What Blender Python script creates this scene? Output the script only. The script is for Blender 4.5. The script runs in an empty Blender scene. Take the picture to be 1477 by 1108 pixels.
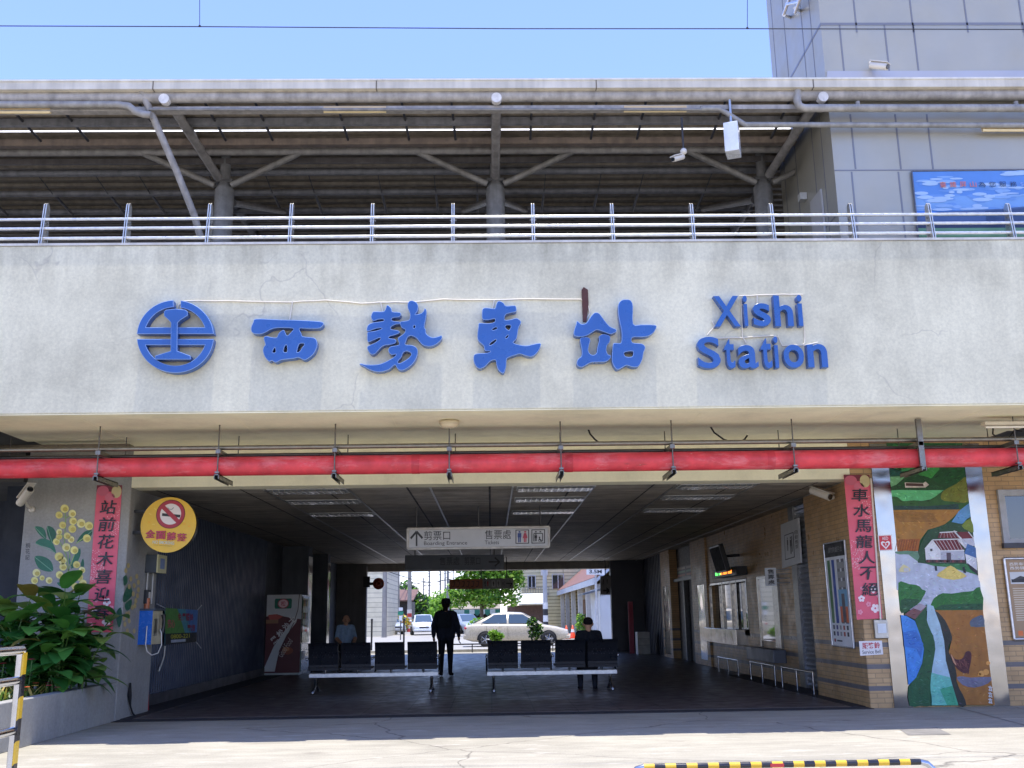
import bpy, math, random
from mathutils import Vector, Matrix, Euler
random.seed(7)
R = math.radians
scene = bpy.context.scene
COL = scene.collection
# ------------------------------------------------------------------ camera
F_PX, CXP, CYP, EYE = 1442.7, 738.5, 554.0, 1.32
_p, _y, _r = -0.22695, 0.02397, 0.015193
def _rot():
    B = Matrix(((1,0,0),(0,0,1),(0,-1,0)))
    P = Matrix(((1,0,0),(0,math.cos(_p),-math.sin(_p)),(0,math.sin(_p),math.cos(_p))))
    Rl = Matrix(((math.cos(_r),-math.sin(_r),0),(math.sin(_r),math.cos(_r),0),(0,0,1)))
    Yw = Matrix(((math.cos(_y),-math.sin(_y),0),(math.sin(_y),math.cos(_y),0),(0,0,1)))
    return Rl @ P @ B @ Yw
CAMROT = _rot().transposed()
EYEV = Vector((0,0,EYE))
cam = bpy.data.cameras.new('camera'); cam.sensor_width = 36; cam.sensor_fit = 'HORIZONTAL'
cam.lens = 36*F_PX/1477; cam.clip_end = 3000; cam.clip_start = .1
camo = bpy.data.objects.new('camera', cam); COL.objects.link(camo)
camo.matrix_world = Matrix.Translation(EYEV) @ CAMROT.to_4x4()
scene.camera = camo
# ------------------------------------------------------------------ sky, sun, exposure
SUN_EL, SUN_AZ = 87.0, 25.0
w = bpy.data.worlds.new('World'); scene.world = w; w.use_nodes = True
nt = w.node_tree; nt.nodes.clear()
sky = nt.nodes.new('ShaderNodeTexSky'); sky.sky_type = 'NISHITA'; sky.sun_disc = False
sky.sun_elevation = R(SUN_EL); sky.sun_rotation = R(180-SUN_AZ); sky.air_density = 1.0; sky.dust_density = .15; sky.ozone_density = 3.0
bg = nt.nodes.new('ShaderNodeBackground'); bg.inputs[1].default_value = .15
out = nt.nodes.new('ShaderNodeOutputWorld')
tint = nt.nodes.new('ShaderNodeMix'); tint.data_type='RGBA'; tint.blend_type='MULTIPLY'; tint.inputs[0].default_value=1; tint.inputs[7].default_value=(.70,.66,.86,1)
nt.links.new(sky.outputs[0], tint.inputs[6]); nt.links.new(tint.outputs[2], bg.inputs[0]); nt.links.new(bg.outputs[0], out.inputs[0])
sl = bpy.data.lights.new('sun', 'SUN'); sl.energy = 2.25; sl.angle = R(.55); sl.color = (1,.96,.9)
so = bpy.data.objects.new('sun', sl); COL.objects.link(so); so.location = (0,0,40)
so.rotation_euler = (R(90-SUN_EL), 0, R(SUN_AZ))
vs = scene.view_settings; scene.display_settings.display_device = 'sRGB'
vs.view_transform = 'Standard'; vs.look = 'None'; vs.exposure = 1.68; vs.gamma = 1
scene.cycles.use_denoising = True; scene.cycles.max_bounces = 8; scene.cycles.diffuse_bounces = 5
scene.cycles.sample_clamp_indirect = 6; scene.cycles.caustics_reflective = False; scene.cycles.caustics_refractive = False
# ------------------------------------------------------------------ pixel helpers (design positions measured on known planes)
def ray(px, py): return CAMROT @ Vector(((px-CXP)/F_PX, -(py-CYP)/F_PX, -1))
def PY(px, py, y): r = ray(px,py); return EYEV + r*(y/r.y)
def PZ(px, py, z=0.): r = ray(px,py); return EYEV + r*((z-EYE)/r.z)
def PX(px, py, x): r = ray(px,py); return EYEV + r*(x/r.x)
def lin(c):
    return tuple(((v/255)/12.92 if v/255 <= .04045 else ((v/255+.055)/1.055)**2.4) for v in c[:3])
V = Vector
# ------------------------------------------------------------------ mesh builder
class MB:
    def __init__(s, col=(128,128,128)):
        s.v=[]; s.f=[]; s.c=[]; s.sm=[]; s.col=col
    def add(s, vs, fs, col=None, smooth=False):
        n=len(s.v); s.v += [tuple(p) for p in vs]
        for f in fs:
            s.f.append([i+n for i in f]); s.c.append(col or s.col); s.sm.append(smooth)
        return s
    def box(s, a, b, col=None, m=None):
        x0,y0,z0=[min(a[i],b[i]) for i in range(3)]; x1,y1,z1=[max(a[i],b[i]) for i in range(3)]
        vs=[V(p) for p in ((x0,y0,z0),(x1,y0,z0),(x1,y1,z0),(x0,y1,z0),(x0,y0,z1),(x1,y0,z1),(x1,y1,z1),(x0,y1,z1))]
        if m: vs=[m@p for p in vs]
        return s.add(vs, [(0,3,2,1),(4,5,6,7),(0,1,5,4),(1,2,6,5),(2,3,7,6),(3,0,4,7)], col)
    def poly(s, pts, col=None): return s.add(pts, [tuple(range(len(pts)))], col)
    def prism(s, pts, ext, col=None, side=None):
        n=len(pts); e=V(ext); vs=[V(p) for p in pts]; vs+= [p+e for p in vs]
        s.add(vs, [tuple(range(n))[::-1], tuple(range(n,2*n))], col)
        return s.add(vs, [(i,(i+1)%n,(i+1)%n+n,i+n) for i in range(n)], side or col)
    def tube(s, pts, r, n=8, col=None, caps=True):
        pts=[V(p) for p in pts]; k=len(pts); rr=r if isinstance(r,(list,tuple)) else [r]*k
        vs=[]; up=None
        for i,p in enumerate(pts):
            t=(pts[min(i+1,k-1)]-pts[max(i-1,0)]).normalized()
            if up is None:
                up = V((0,0,1)) if abs(t.z)<.9 else V((1,0,0))
            a=(up-t*up.dot(t)).normalized(); up=a; b=t.cross(a)
            for j in range(n):
                an=2*math.pi*j/n; vs.append(p+(a*math.cos(an)+b*math.sin(an))*rr[i])
        fs=[(i*n+j, i*n+(j+1)%n, (i+1)*n+(j+1)%n, (i+1)*n+j) for i in range(k-1) for j in range(n)]
        s.add(vs, fs, col, True)
        if caps: s.add(vs[:n]+vs[-n:], [tuple(range(n))[::-1], tuple(range(n,2*n))], col)
        return s
    def lathe(s, prof, c, axis=(0,0,1), n=16, col=None, smooth=True):
        q=V((0,0,1)).rotation_difference(V(axis)); c=V(c); k=len(prof)
        vs=[c+q@V((r*math.cos(2*math.pi*j/n), r*math.sin(2*math.pi*j/n), z)) for r,z in prof for j in range(n)]
        s.add(vs, [(i*n+j,i*n+(j+1)%n,(i+1)*n+(j+1)%n,(i+1)*n+j) for i in range(k-1) for j in range(n)], col, smooth)
        if prof[0][0]>1e-4: s.add(vs[:n],[tuple(range(n))[::-1]],col)
        if prof[-1][0]>1e-4: s.add(vs[-n:],[tuple(range(n))],col)
        return s
    def ball(s, c, rad, n=10, m=7, col=None, rot=None):
        rx,ry,rz=(rad,)*3 if not isinstance(rad,(tuple,list)) else rad; c=V(c); vs=[]
        for i in range(m+1):
            th=math.pi*i/m
            for j in range(n):
                ph=2*math.pi*j/n; p=V((rx*math.sin(th)*math.cos(ph),ry*math.sin(th)*math.sin(ph),rz*math.cos(th)))
                vs.append(c+(rot@p if rot else p))
        return s.add(vs,[(i*n+j,(i+1)*n+j,(i+1)*n+(j+1)%n,i*n+(j+1)%n) for i in range(m) for j in range(n)],col,True)
    def mesh(s, me, mtx=None, col=None, smooth=False):
        return s.add([(mtx@v.co if mtx else v.co) for v in me.vertices],[tuple(p.vertices) for p in me.polygons],col,smooth)
def root_matrix(o):
    while o.parent: o=o.parent
    return Matrix.Translation(o.location) @ o.rotation_euler.to_matrix().to_4x4()
def obj(name, mb, mat, parent=None, bev=0, label=None):
    vs=mb.v
    if parent:
        im=root_matrix(parent).inverted(); vs=[tuple(im@V(p)) for p in vs]
    me=bpy.data.meshes.new(name); me.from_pydata(vs,[],mb.f); me.update()
    ca=me.attributes.new('Col','FLOAT_COLOR','FACE')
    flat=[]
    cache={}
    for c in mb.c:
        if c not in cache: cache[c]=(*lin(c),1.)
        flat.extend(cache[c])
    ca.data.foreach_set('color',flat)
    me.polygons.foreach_set('use_smooth',mb.sm)
    me.materials.append(mat)
    o=bpy.data.objects.new(name,me); COL.objects.link(o)
    if parent: o.parent=parent
    if bev:
        b=o.modifiers.new('bevel','BEVEL'); b.width=bev; b.segments=2; b.limit_method='ANGLE'; b.angle_limit=R(40)
    if label: o['label']=label
    return o
def tag(o, label, cat, group=None, kind=None):
    if label: o['label']=label
    if cat: o['category']=cat
    if group: o['group']=group
    if kind: o['kind']=kind
    return o
def thing(name, label, cat, loc=(0,0,0), group=None, rz=0):
    o=bpy.data.objects.new(name,None); COL.objects.link(o); o.location=loc; o.rotation_euler=Euler((0,0,rz)); o.empty_display_size=.2
    return tag(o,label,cat,group)
def struct(name, mb, mat):
    o=obj(name,mb,mat); o['kind']='structure'; return o
def copy_tree(o, parent=None):
    c=o.copy(); COL.objects.link(c)
    if parent: c.parent=parent
    for ch in o.children: copy_tree(ch,c)
    return c
# ------------------------------------------------------------------ writing
_tc={}
def glyphs(s, bold=0., extrude=0., bevel=0., shear=0.):
    k=(s,bold,extrude,bevel,shear)
    if k not in _tc:
        c=bpy.data.curves.new('t','FONT'); c.body=s; c.offset=bold; c.extrude=extrude; c.bevel_depth=bevel; c.shear=shear; c.resolution_u=5
        o=bpy.data.objects.new('t',c); me=bpy.data.meshes.new_from_object(o)
        vs=[v.co.copy() for v in me.vertices]; fs=[tuple(p.vertices) for p in me.polygons]
        x0=min(v.x for v in vs);x1=max(v.x for v in vs);y0=min(v.y for v in vs);y1=max(v.y for v in vs)
        _tc[k]=([V(((v.x-x0)/(x1-x0),(v.y-y0)/(y1-y0),v.z)) for v in vs],fs,(x1-x0)/(y1-y0))
        bpy.data.objects.remove(o); bpy.data.curves.remove(c); bpy.data.meshes.remove(me)
    return _tc[k]
class Board:
    """a flat rectangle given by TL, TR, BR, BL; u to the right, v downward, n points out of the printed side"""
    def __init__(s, tl, tr, br, bl, n, step=.0022):
        s.q=[V(p) for p in (tl,tr,br,bl)]; s.n=V(n).normalized(); s.step=step
    def at(s,u,v,l=0):
        a,b,c,d=s.q; return (a*(1-u)+b*u)*(1-v)+(d*(1-u)+c*u)*v+s.n*(s.step*l)
    def poly(s, mb, pts, col, l=1): mb.poly([s.at(u,v,l) for u,v in pts],col)
    def rect(s, mb, u0,v0,u1,v1,col,l=1): s.poly(mb,[(u0,v0),(u1,v0),(u1,v1),(u0,v1)],col,l)
    def circ(s, mb, u,v,ru,rv,col,l=1,n=20,a0=0,a1=360):
        s.poly(mb,[(u+ru*math.cos(R(a0+(a1-a0)*i/n)),v+rv*math.sin(R(a0+(a1-a0)*i/n))) for i in range(n if a1-a0==360 else n+1)],col,l)
    def ring(s, mb,u,v,ru,rv,t,col,l=1,n=24):
        for i in range(n):
            a=2*math.pi*i/n; b=2*math.pi*(i+1)/n
            s.poly(mb,[(u+ru*k*math.cos(x),v+rv*k*math.sin(x)) for k,x in ((1,a),(1,b),(t,b),(t,a))],col,l)
    def line(s, mb, pts, wu, wv, col, l=1):
        for (a,b),(c,d) in zip(pts,pts[1:]):
            dx,dy=c-a,d-b; L=math.hypot(dx/wu,dy/wv) or 1; nx,ny=-dy/wv/L*wu/2,dx/wu/L*wv/2
            s.poly(mb,[(a+nx,b+ny),(c+nx,d+ny),(c-nx,d-ny),(a-nx,b-ny)],col,l)
    def text(s, mb, t, u0,v0,u1,v1,col,l=2,bold=0.,shear=0.,ang=0.):
        vs,fs,_=glyphs(t,bold,0,0,shear)
        if ang:
            uc,vc=(u0+u1)/2,(v0+v1)/2; W=(s.q[1]-s.q[0]).length; Hh=(s.q[3]-s.q[0]).length; ca,sa=math.cos(ang),math.sin(ang); P=[]
            for p in vs:
                x=(p.x-.5)*(u1-u0)*W; y=(p.y-.5)*(v1-v0)*Hh
                P.append(s.at(uc+(x*ca-y*sa)/W, vc-(x*sa+y*ca)/Hh, l))
        else: P=[s.at(u0+(u1-u0)*p.x, v1-(v1-v0)*p.y, l) for p in vs]
        mb.add(P,fs,col)
def pxboard(y, tl, tr, br, bl, step=.0022):
    return Board(PY(*tl,y),PY(*tr,y),PY(*br,y),PY(*bl,y),(0,-1,0),step)
def smooth_closed(pts, k=3):
    n=len(pts); out=[]
    for i in range(n):
        p0,p1,p2,p3=[V(pts[(i+j-1)%n]) for j in range(4)]
        for j in range(k):
            t=j/k
            out.append(tuple(.5*((2*p1)+(p2-p0)*t+(2*p0-5*p1+4*p2-p3)*t*t+(3*p1-p0-3*p2+p3)*t**3)))
    return out
# ------------------------------------------------------------------ materials
def nodes(name):
    m=bpy.data.materials.new(name); m.use_nodes=True; t=m.node_tree; b=t.nodes['Principled BSDF']; return m,t,b
def N(t, typ, **kw):
    n=t.nodes.new(typ)
    for k,v in kw.items():
        if isinstance(k,str) and hasattr(n,k): setattr(n,k,v)
        else: n.inputs[k].default_value=v
    return n
def noise(t, scale, detail=4, rough=.55, stretch=None, src='Object'):
    tc=N(t,'ShaderNodeTexCoord'); o=tc.outputs[src]
    if stretch:
        mp=N(t,'ShaderNodeMapping'); mp.inputs['Scale'].default_value=stretch; t.links.new(o,mp.inputs[0]); o=mp.outputs[0]
    n=N(t,'ShaderNodeTexNoise'); n.inputs['Scale'].default_value=scale; n.inputs['Detail'].default_value=detail; n.inputs['Roughness'].default_value=rough
    t.links.new(o,n.inputs['Vector']); return n.outputs['Fac']
def ramp(t, fac, stops, interp='LINEAR'):
    r=N(t,'ShaderNodeValToRGB'); r.color_ramp.interpolation=interp; e=r.color_ramp.elements
    while len(e)<len(stops): e.new(.5)
    for el,(p,c) in zip(e,stops): el.position=p; el.color=(*c,1) if len(c)==3 else c
    t.links.new(fac,r.inputs[0]); return r.outputs[0]
def mixc(t, a, b, fac, mode='MIX'):
    m=N(t,'ShaderNodeMix',data_type='RGBA',blend_type=mode)
    for s,i in ((fac,0),(a,6),(b,7)):
        if hasattr(s,'links'): t.links.new(s,m.inputs[i])
        elif i==0: m.inputs[0].default_value=s
        else: m.inputs[i].default_value=(*s[:3],1)
    return m.outputs[2]
def g(v): return (v,v,v)
def bumpn(t,b,h,strength=.3,dist=.02):
    n=N(t,'ShaderNodeBump'); n.inputs['Strength'].default_value=strength; n.inputs['Distance'].default_value=dist
    t.links.new(h,n.inputs['Height']); t.links.new(n.outputs[0],b.inputs['Normal'])
def paint(name, rough=.5, metal=0., vary=.25, scale=6., bump=0., spec=.5, coat=0., streak=0.):
    m,t,b=nodes(name); a=N(t,'ShaderNodeAttribute'); a.attribute_name='Col'; c=a.outputs['Color']
    f=noise(t,scale); c=mixc(t,c,ramp(t,f,[(.3,g(1-vary)),(.7,g(1+vary*.3))]),1.,'MULTIPLY')
    if streak:
        f2=noise(t,9,3,.6,(1,1,.06)); c=mixc(t,c,ramp(t,f2,[(.35,g(1-streak)),(.6,g(1))]),1.,'MULTIPLY')
    t.links.new(c,b.inputs['Base Color']); b.inputs['Roughness'].default_value=rough; b.inputs['Metallic'].default_value=metal
    b.inputs['Specular IOR Level'].default_value=spec; b.inputs['Coat Weight'].default_value=coat
    rr=ramp(t,noise(t,scale*2.3),[(.3,g(max(0,rough-.12))),(.7,g(min(1,rough+.12)))]); t.links.new(rr,b.inputs['Roughness'])
    if bump: bumpn(t,b,noise(t,scale*6,6),bump,.01)
    return m
M={}
M['paint']=paint('painted_surface',.5); M['gloss']=paint('glossy_paint',.25,coat=.3,vary=.12)
M['print']=paint('printed_board',.45,vary=.1,scale=4); M['old_print']=paint('weathered_print',.6,vary=.25,scale=9)
M['steel']=paint('galvanised_steel',.38,.85,vary=.2,scale=14); M['chrome']=paint('polished_steel',.16,1.,vary=.05)
M['greypipe']=paint('grey_pipe_paint',.5,vary=.3,scale=9,streak=.25)
M['redpipe']=paint('red_pipe_paint',.5,vary=.3,scale=5,coat=.05)
def weather_pipe():
    m=M['redpipe']; t=m.node_tree; b=t.nodes['Principled BSDF']; l=b.inputs['Base Color'].links[0].from_socket
    c=mixc(t,l,lin((226,140,146)),ramp(t,noise(t,3.5,6,.7,(.5,3,1.2)),[(.52,g(0)),(.68,g(.55))]))
    c=mixc(t,c,lin((224,196,190)),ramp(t,noise(t,16,7,.75,(.6,1,1)),[(.66,g(0)),(.7,g(.7))]))
    c=mixc(t,c,lin((110,52,46)),ramp(t,noise(t,6,5,.7,(.4,2,2)),[(.64,g(0)),(.74,g(.5))])); t.links.new(c,b.inputs['Base Color'])
weather_pipe()
M['plastic']=paint('plastic',.4,vary=.1); M['rubber']=paint('rubber',.8,vary=.1); M['cloth']=paint('cloth',.9,vary=.2,scale=20,spec=.2)
M['skin']=paint('skin',.6,vary=.08); M['wood']=paint('wood',.7,vary=.3); M['wall']=paint('rendered_wall',.85,vary=.2,scale=2.5,streak=.15,bump=.1)
M['bluechar']=paint('blue_sign_enamel',.32,vary=.14,scale=2.2,coat=.25)
M['mural']=paint('mural_paint',.5,vary=.2,scale=9,streak=.12,bump=.3); M['carpaint']=paint('car_paint',.3,.1,vary=.0,coat=.6)
M['panel']=paint('metal_cladding',.42,.3,vary=.1,scale=1.2)
M['black']=paint('black_metal',.35,.4,vary=.15)
def leafmat(name,rough=.45):
    m,t,b=nodes(name); a=N(t,'ShaderNodeAttribute'); a.attribute_name='Col'
    c=mixc(t,a.outputs['Color'],ramp(t,noise(t,5),[(.3,g(.75)),(.7,g(1.15))]),1.,'MULTIPLY')
    t.links.new(c,b.inputs['Base Color']); b.inputs['Roughness'].default_value=rough
    tr=N(t,'ShaderNodeBsdfTranslucent'); t.links.new(mixc(t,c,(.9,1,.3),.35,'MULTIPLY'),tr.inputs[0])
    ms=N(t,'ShaderNodeMixShader'); ms.inputs[0].default_value=.35; o=t.nodes['Material Output']
    t.links.new(b.outputs[0],ms.inputs[1]); t.links.new(tr.outputs[0],ms.inputs[2]); t.links.new(ms.outputs[0],o.inputs[0]); return m
M['leaf']=leafmat('foliage'); M['bark']=paint('bark',.9,vary=.5,scale=12,bump=.5)
def glassmat(name,col,rough=.05):
    m,t,b=nodes(name); b.inputs['Base Color'].default_value=(*lin(col),1); b.inputs['Roughness'].default_value=rough
    b.inputs['Specular IOR Level'].default_value=.9; b.inputs['Coat Weight'].default_value=1; b.inputs['Coat Roughness'].default_value=.03; return m
M['glass']=glassmat('dark_glass',(28,34,40)); M['carglass']=glassmat('car_glass',(60,75,80))
def clearglass():
    m,t,b=nodes('clear_glass'); b.inputs['Base Color'].default_value=(.85,.92,.9,1); b.inputs['Roughness'].default_value=.02
    b.inputs['Transmission Weight'].default_value=.9; b.inputs['IOR'].default_value=1.1; return m
M['clear']=clearglass()
def concrete(name, base, streak=.25, crack=True, speck=.12, topdark=None, scale=1.):
    m,t,b=nodes(name); c=base
    f1=noise(t,.9*scale,7,.65); c=mixc(t,c,ramp(t,f1,[(.34,g(.82)),(.48,g(.97)),(.66,g(1.06))]),1.,'MULTIPLY')
    f2=noise(t,2.6*scale,6,.7,(1,1,.14)); c=mixc(t,c,ramp(t,f2,[(.36,g(1-streak)),(.58,g(1))]),1.,'MULTIPLY')
    f3=noise(t,30*scale,5,.7); c=mixc(t,c,ramp(t,f3,[(.35,g(1-speck)),(.65,g(1+speck*.3))]),1.,'MULTIPLY')
    if topdark:
        tc=N(t,'ShaderNodeTexCoord'); sp=N(t,'ShaderNodeSeparateXYZ'); t.links.new(tc.outputs['Object'],sp.inputs[0])
        mr=N(t,'ShaderNodeMapRange'); mr.inputs[1].default_value=topdark[0]; mr.inputs[2].default_value=topdark[1]; t.links.new(sp.outputs[2],mr.inputs[0])
        f4=noise(t,3.2,7,.7,(1,1,.22)); mm=N(t,'ShaderNodeMath',operation='MULTIPLY'); t.links.new(mr.outputs[0],mm.inputs[0])
        r4=ramp(t,f4,[(.42,g(0)),(.62,g(1))]); t.links.new(r4,mm.inputs[1])
        c=mixc(t,c,mixc(t,c,(.72,.71,.69),1.,'MULTIPLY'),mm.outputs[0])
    if crack:
        tc=N(t,'ShaderNodeTexCoord'); vo=N(t,'ShaderNodeTexVoronoi',feature='DISTANCE_TO_EDGE'); vo.inputs['Scale'].default_value=.65
        dn=N(t,'ShaderNodeTexNoise'); dn.inputs['Scale'].default_value=3; t.links.new(tc.outputs['Object'],dn.inputs['Vector'])
        ad=N(t,'ShaderNodeVectorMath',operation='MULTIPLY_ADD'); t.links.new(dn.outputs['Color'],ad.inputs[0]); ad.inputs[1].default_value=(.35,.35,.35); t.links.new(tc.outputs['Object'],ad.inputs[2]); t.links.new(ad.outputs[0],vo.inputs['Vector'])
        cr=ramp(t,vo.outputs['Distance'],[(0,g(1)),(.006,g(0))]); mk=ramp(t,noise(t,.7,2),[(.54,g(0)),(.62,g(.34))])
        mm=N(t,'ShaderNodeMath',operation='MULTIPLY'); t.links.new(cr,mm.inputs[0]); t.links.new(mk,mm.inputs[1])
        c=mixc(t,c,(.22,.2,.19),mm.outputs[0])
    if hasattr(c,'links'): t.links.new(c,b.inputs['Base Color'])
    b.inputs['Roughness'].default_value=.85; bumpn(t,b,noise(t,45*scale,6,.7),.25,.006); return m
M['fascia']=concrete('stained_render',lin((219,213,186)),.09,True,.12,(5.0,5.8))
M['pier']=concrete('grey_concrete',lin((160,159,154)),.14,False,.14)
M['cream']=concrete('cream_soffit_paint',lin((252,246,214)),.05,False,.04)
M['slab']=concrete('dark_concrete',lin((110,108,104)),.2,False,.15)
def brickmat(name, axes, c1, c2, mortar, bw, rh, msize=.03, rough=.5, bands=None, off=.5, bump=.4, grime=.25, metal=0.):
    m,t,b=nodes(name); tc=N(t,'ShaderNodeTexCoord'); sp=N(t,'ShaderNodeSeparateXYZ'); t.links.new(tc.outputs['Object'],sp.inputs[0])
    cb=N(t,'ShaderNodeCombineXYZ'); t.links.new(sp.outputs[axes[0]],cb.inputs[0]); t.links.new(sp.outputs[axes[1]],cb.inputs[1])
    br=N(t,'ShaderNodeTexBrick'); br.offset=off; br.inputs['Scale'].default_value=1; br.inputs['Brick Width'].default_value=bw; br.inputs['Row Height'].default_value=rh
    br.inputs['Mortar Size'].default_value=msize*rh; br.inputs['Mortar Smooth'].default_value=.1
    br.inputs['Color1'].default_value=(*c1,1); br.inputs['Color2'].default_value=(*c2,1); br.inputs['Mortar'].default_value=(*mortar,1)
    t.links.new(cb.outputs[0],br.inputs['Vector']); c=br.outputs['Color']
    if bands:
        for z in bands[0]:
            cm=N(t,'ShaderNodeMath',operation='COMPARE'); t.links.new(sp.outputs[2],cm.inputs[0]); cm.inputs[1].default_value=z; cm.inputs[2].default_value=bands[1]
            c=mixc(t,c,bands[2],cm.outputs[0])
    c=mixc(t,c,ramp(t,noise(t,2.2,5,.6),[(.3,g(1-grime)),(.7,g(1.05))]),1.,'MULTIPLY')
    t.links.new(c,b.inputs['Base Color']); rr=ramp(t,noise(t,4,4),[(.3,g(max(.02,rough-.1))),(.7,g(min(1,rough+.15)))]); t.links.new(rr,b.inputs['Roughness'])
    b.inputs['Metallic'].default_value=metal
    inv=N(t,'ShaderNodeMath',operation='SUBTRACT'); inv.inputs[0].default_value=1; t.links.new(br.outputs['Fac'],inv.inputs[1]); bumpn(t,b,inv.outputs[0],bump,.004); return m
TB=([.84,.55,.26],.032,lin((108,104,104)))
M['tile_f']=brickmat('tan_wall_tile',(0,2),lin((204,166,116)),lin((187,150,102)),lin((156,128,92)),.2,.066,.08,.35,TB)
M['tile_s']=brickmat('tan_side_tile',(1,2),lin((204,166,116)),lin((187,150,102)),lin((156,128,92)),.2,.066,.08,.35,TB)
M['ceil']=brickmat('ceiling_plank',(0,1),lin((208,198,182)),lin((176,167,152)),lin((34,32,30)),1.21,.16,.1,.6,None,0.,.6,.4)
M['floor']=brickmat('dark_floor_tile',(0,1),lin((104,92,88)),lin((94,84,82)),lin((60,55,54)),.6,.6,.015,.42,None,0.,.05,.3)
M['cobble']=brickmat('cobbled_floor',(0,1),lin((84,80,80)),lin((112,108,106)),lin((44,42,42)),.1,.1,.2,.38,None,.5,.25,.3)
def groundmat():
    m,t,b=nodes('plaza_concrete'); c=lin((172,166,150))
    c=mixc(t,c,ramp(t,noise(t,.5,6,.65),[(.3,g(.82)),(.7,g(1.08))]),1.,'MULTIPLY')
    c=mixc(t,c,ramp(t,noise(t,3,6,.7,(.5,1.6,1)),[(.32,g(.8)),(.62,g(1.05))]),1.,'MULTIPLY')
    c=mixc(t,c,ramp(t,noise(t,60,4,.7),[(.35,g(.82)),(.65,g(1.08))]),1.,'MULTIPLY')
    st=ramp(t,noise(t,1.3,4,.7,(1,2.2,1)),[(.62,g(0)),(.7,g(.4))]); c=mixc(t,c,lin((112,104,94)),st)
    c=mixc(t,c,lin((205,198,186)),ramp(t,noise(t,2.1,5,.75,(.7,2.0,1)),[(.58,g(0)),(.66,g(.45))]))
    tc=N(t,'ShaderNodeTexCoord'); vo=N(t,'ShaderNodeTexVoronoi',feature='DISTANCE_TO_EDGE'); vo.inputs['Scale'].default_value=.28
    dn=N(t,'ShaderNodeTexNoise'); dn.inputs['Scale'].default_value=1.6; dn.inputs['Detail'].default_value=5; t.links.new(tc.outputs['Object'],dn.inputs['Vector'])
    ad=N(t,'ShaderNodeVectorMath',operation='MULTIPLY_ADD'); t.links.new(dn.outputs['Color'],ad.inputs[0]); ad.inputs[1].default_value=(.35,.35,.35); t.links.new(tc.outputs['Object'],ad.inputs[2]); t.links.new(ad.outputs[0],vo.inputs['Vector'])
    c=mixc(t,c,lin((84,78,72)),ramp(t,vo.outputs['Distance'],[(0,g(.75)),(.004,g(0))]))
    t.links.new(c,b.inputs['Base Color']); b.inputs['Roughness'].default_value=.85; bumpn(t,b,noise(t,50,6,.7),.3,.01); return m
M['ground']=groundmat()
M['asphalt']=concrete('asphalt',lin((158,155,149)),0,False,.25)
def brushed():
    m,t,b=nodes('brushed_stainless'); b.inputs['Metallic'].default_value=1; b.inputs['Base Color'].default_value=(.4,.39,.375,1)
    t.links.new(ramp(t,noise(t,3,4),[(.3,g(.08)),(.7,g(.2))]),b.inputs['Roughness'])
    bumpn(t,b,noise(t,1.6,2,.4,(1,1,.8)),.35,.05); return m
M['stainless']=brushed()
def translucent_sheet():
    m,t,b=nodes('translucent_sheet'); tr=N(t,'ShaderNodeBsdfTranslucent'); tr.inputs[0].default_value=(.85,.87,.9,1)
    t.links.new(tr.outputs[0],t.nodes['Material Output'].inputs[0]); return m
M['sheet']=translucent_sheet()
def emit(name,col,s):
    m,t,b=nodes(name); a=N(t,'ShaderNodeAttribute'); a.attribute_name='Col'; t.links.new(a.outputs['Color'],b.inputs['Base Color'])
    t.links.new(a.outputs['Color'],b.inputs['Emission Color']); b.inputs['Emission Strength'].default_value=s; return m
M['led']=emit('led_display',None,1.2)
# ================================================================== SETTING
D, FY, SZ, CZ = 14.26, 11.57, 3.69, 3.16
XL, XR = -5.42, 5.45           # hall side walls
struct('ground', MB((150,145,137)).add([(-400,-60,0),(400,-60,0),(400,1500,0),(-400,1500,0)],[(0,1,2,3)]), M['ground'])
struct('road', MB().add([(-120,39,.004),(120,39,.004),(120,58,.004),(3.5,58,.004),(-40,1000,.004),(-52,1000,.004),(-9,58,.004),(-120,58,.004)],[tuple(range(8))]), M['asphalt'])
struct('hall_floor', MB().box((XL,D+.2,-.1),(XR,26,.012)), M['floor'])
struct('cobbled_floor', MB().box((XL,26,-.1),(XR,36.2,.012)), M['cobble'])
struct('threshold_strip', MB((52,50,52)).box((XL+.3,D-.12,-.1),(XR-.25,D+.195,.008)).box((XL,D+.196,-.1),(XL+.5,26,.016)).box((XR-.45,D+.196,-.1),(XR,22,.016)), M['rubber'])
def strip(a,b,w_): 
    d=(b-a).normalized(); n=V((-d.y,d.x,0))*w_; return [a+n,b+n,b-n,a-n]
z4=V((0,0,.004))
struct('paving_joint', MB((78,74,70)).poly([p+z4 for p in strip(PZ(1378,1020),PZ(1560,1068),.008)]), M['paint'])
struct('paving_patch', MB((132,128,122)).poly([PZ(1298,1053)+z4,PZ(1352,1050)+z4,PZ(1372,1060)+z4,PZ(1310,1061)+z4]), M['wall'])
struct('kerb', MB((190,188,182)).box((-30,38.6,0),(30,38.9,.1)), M['wall'])
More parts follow.
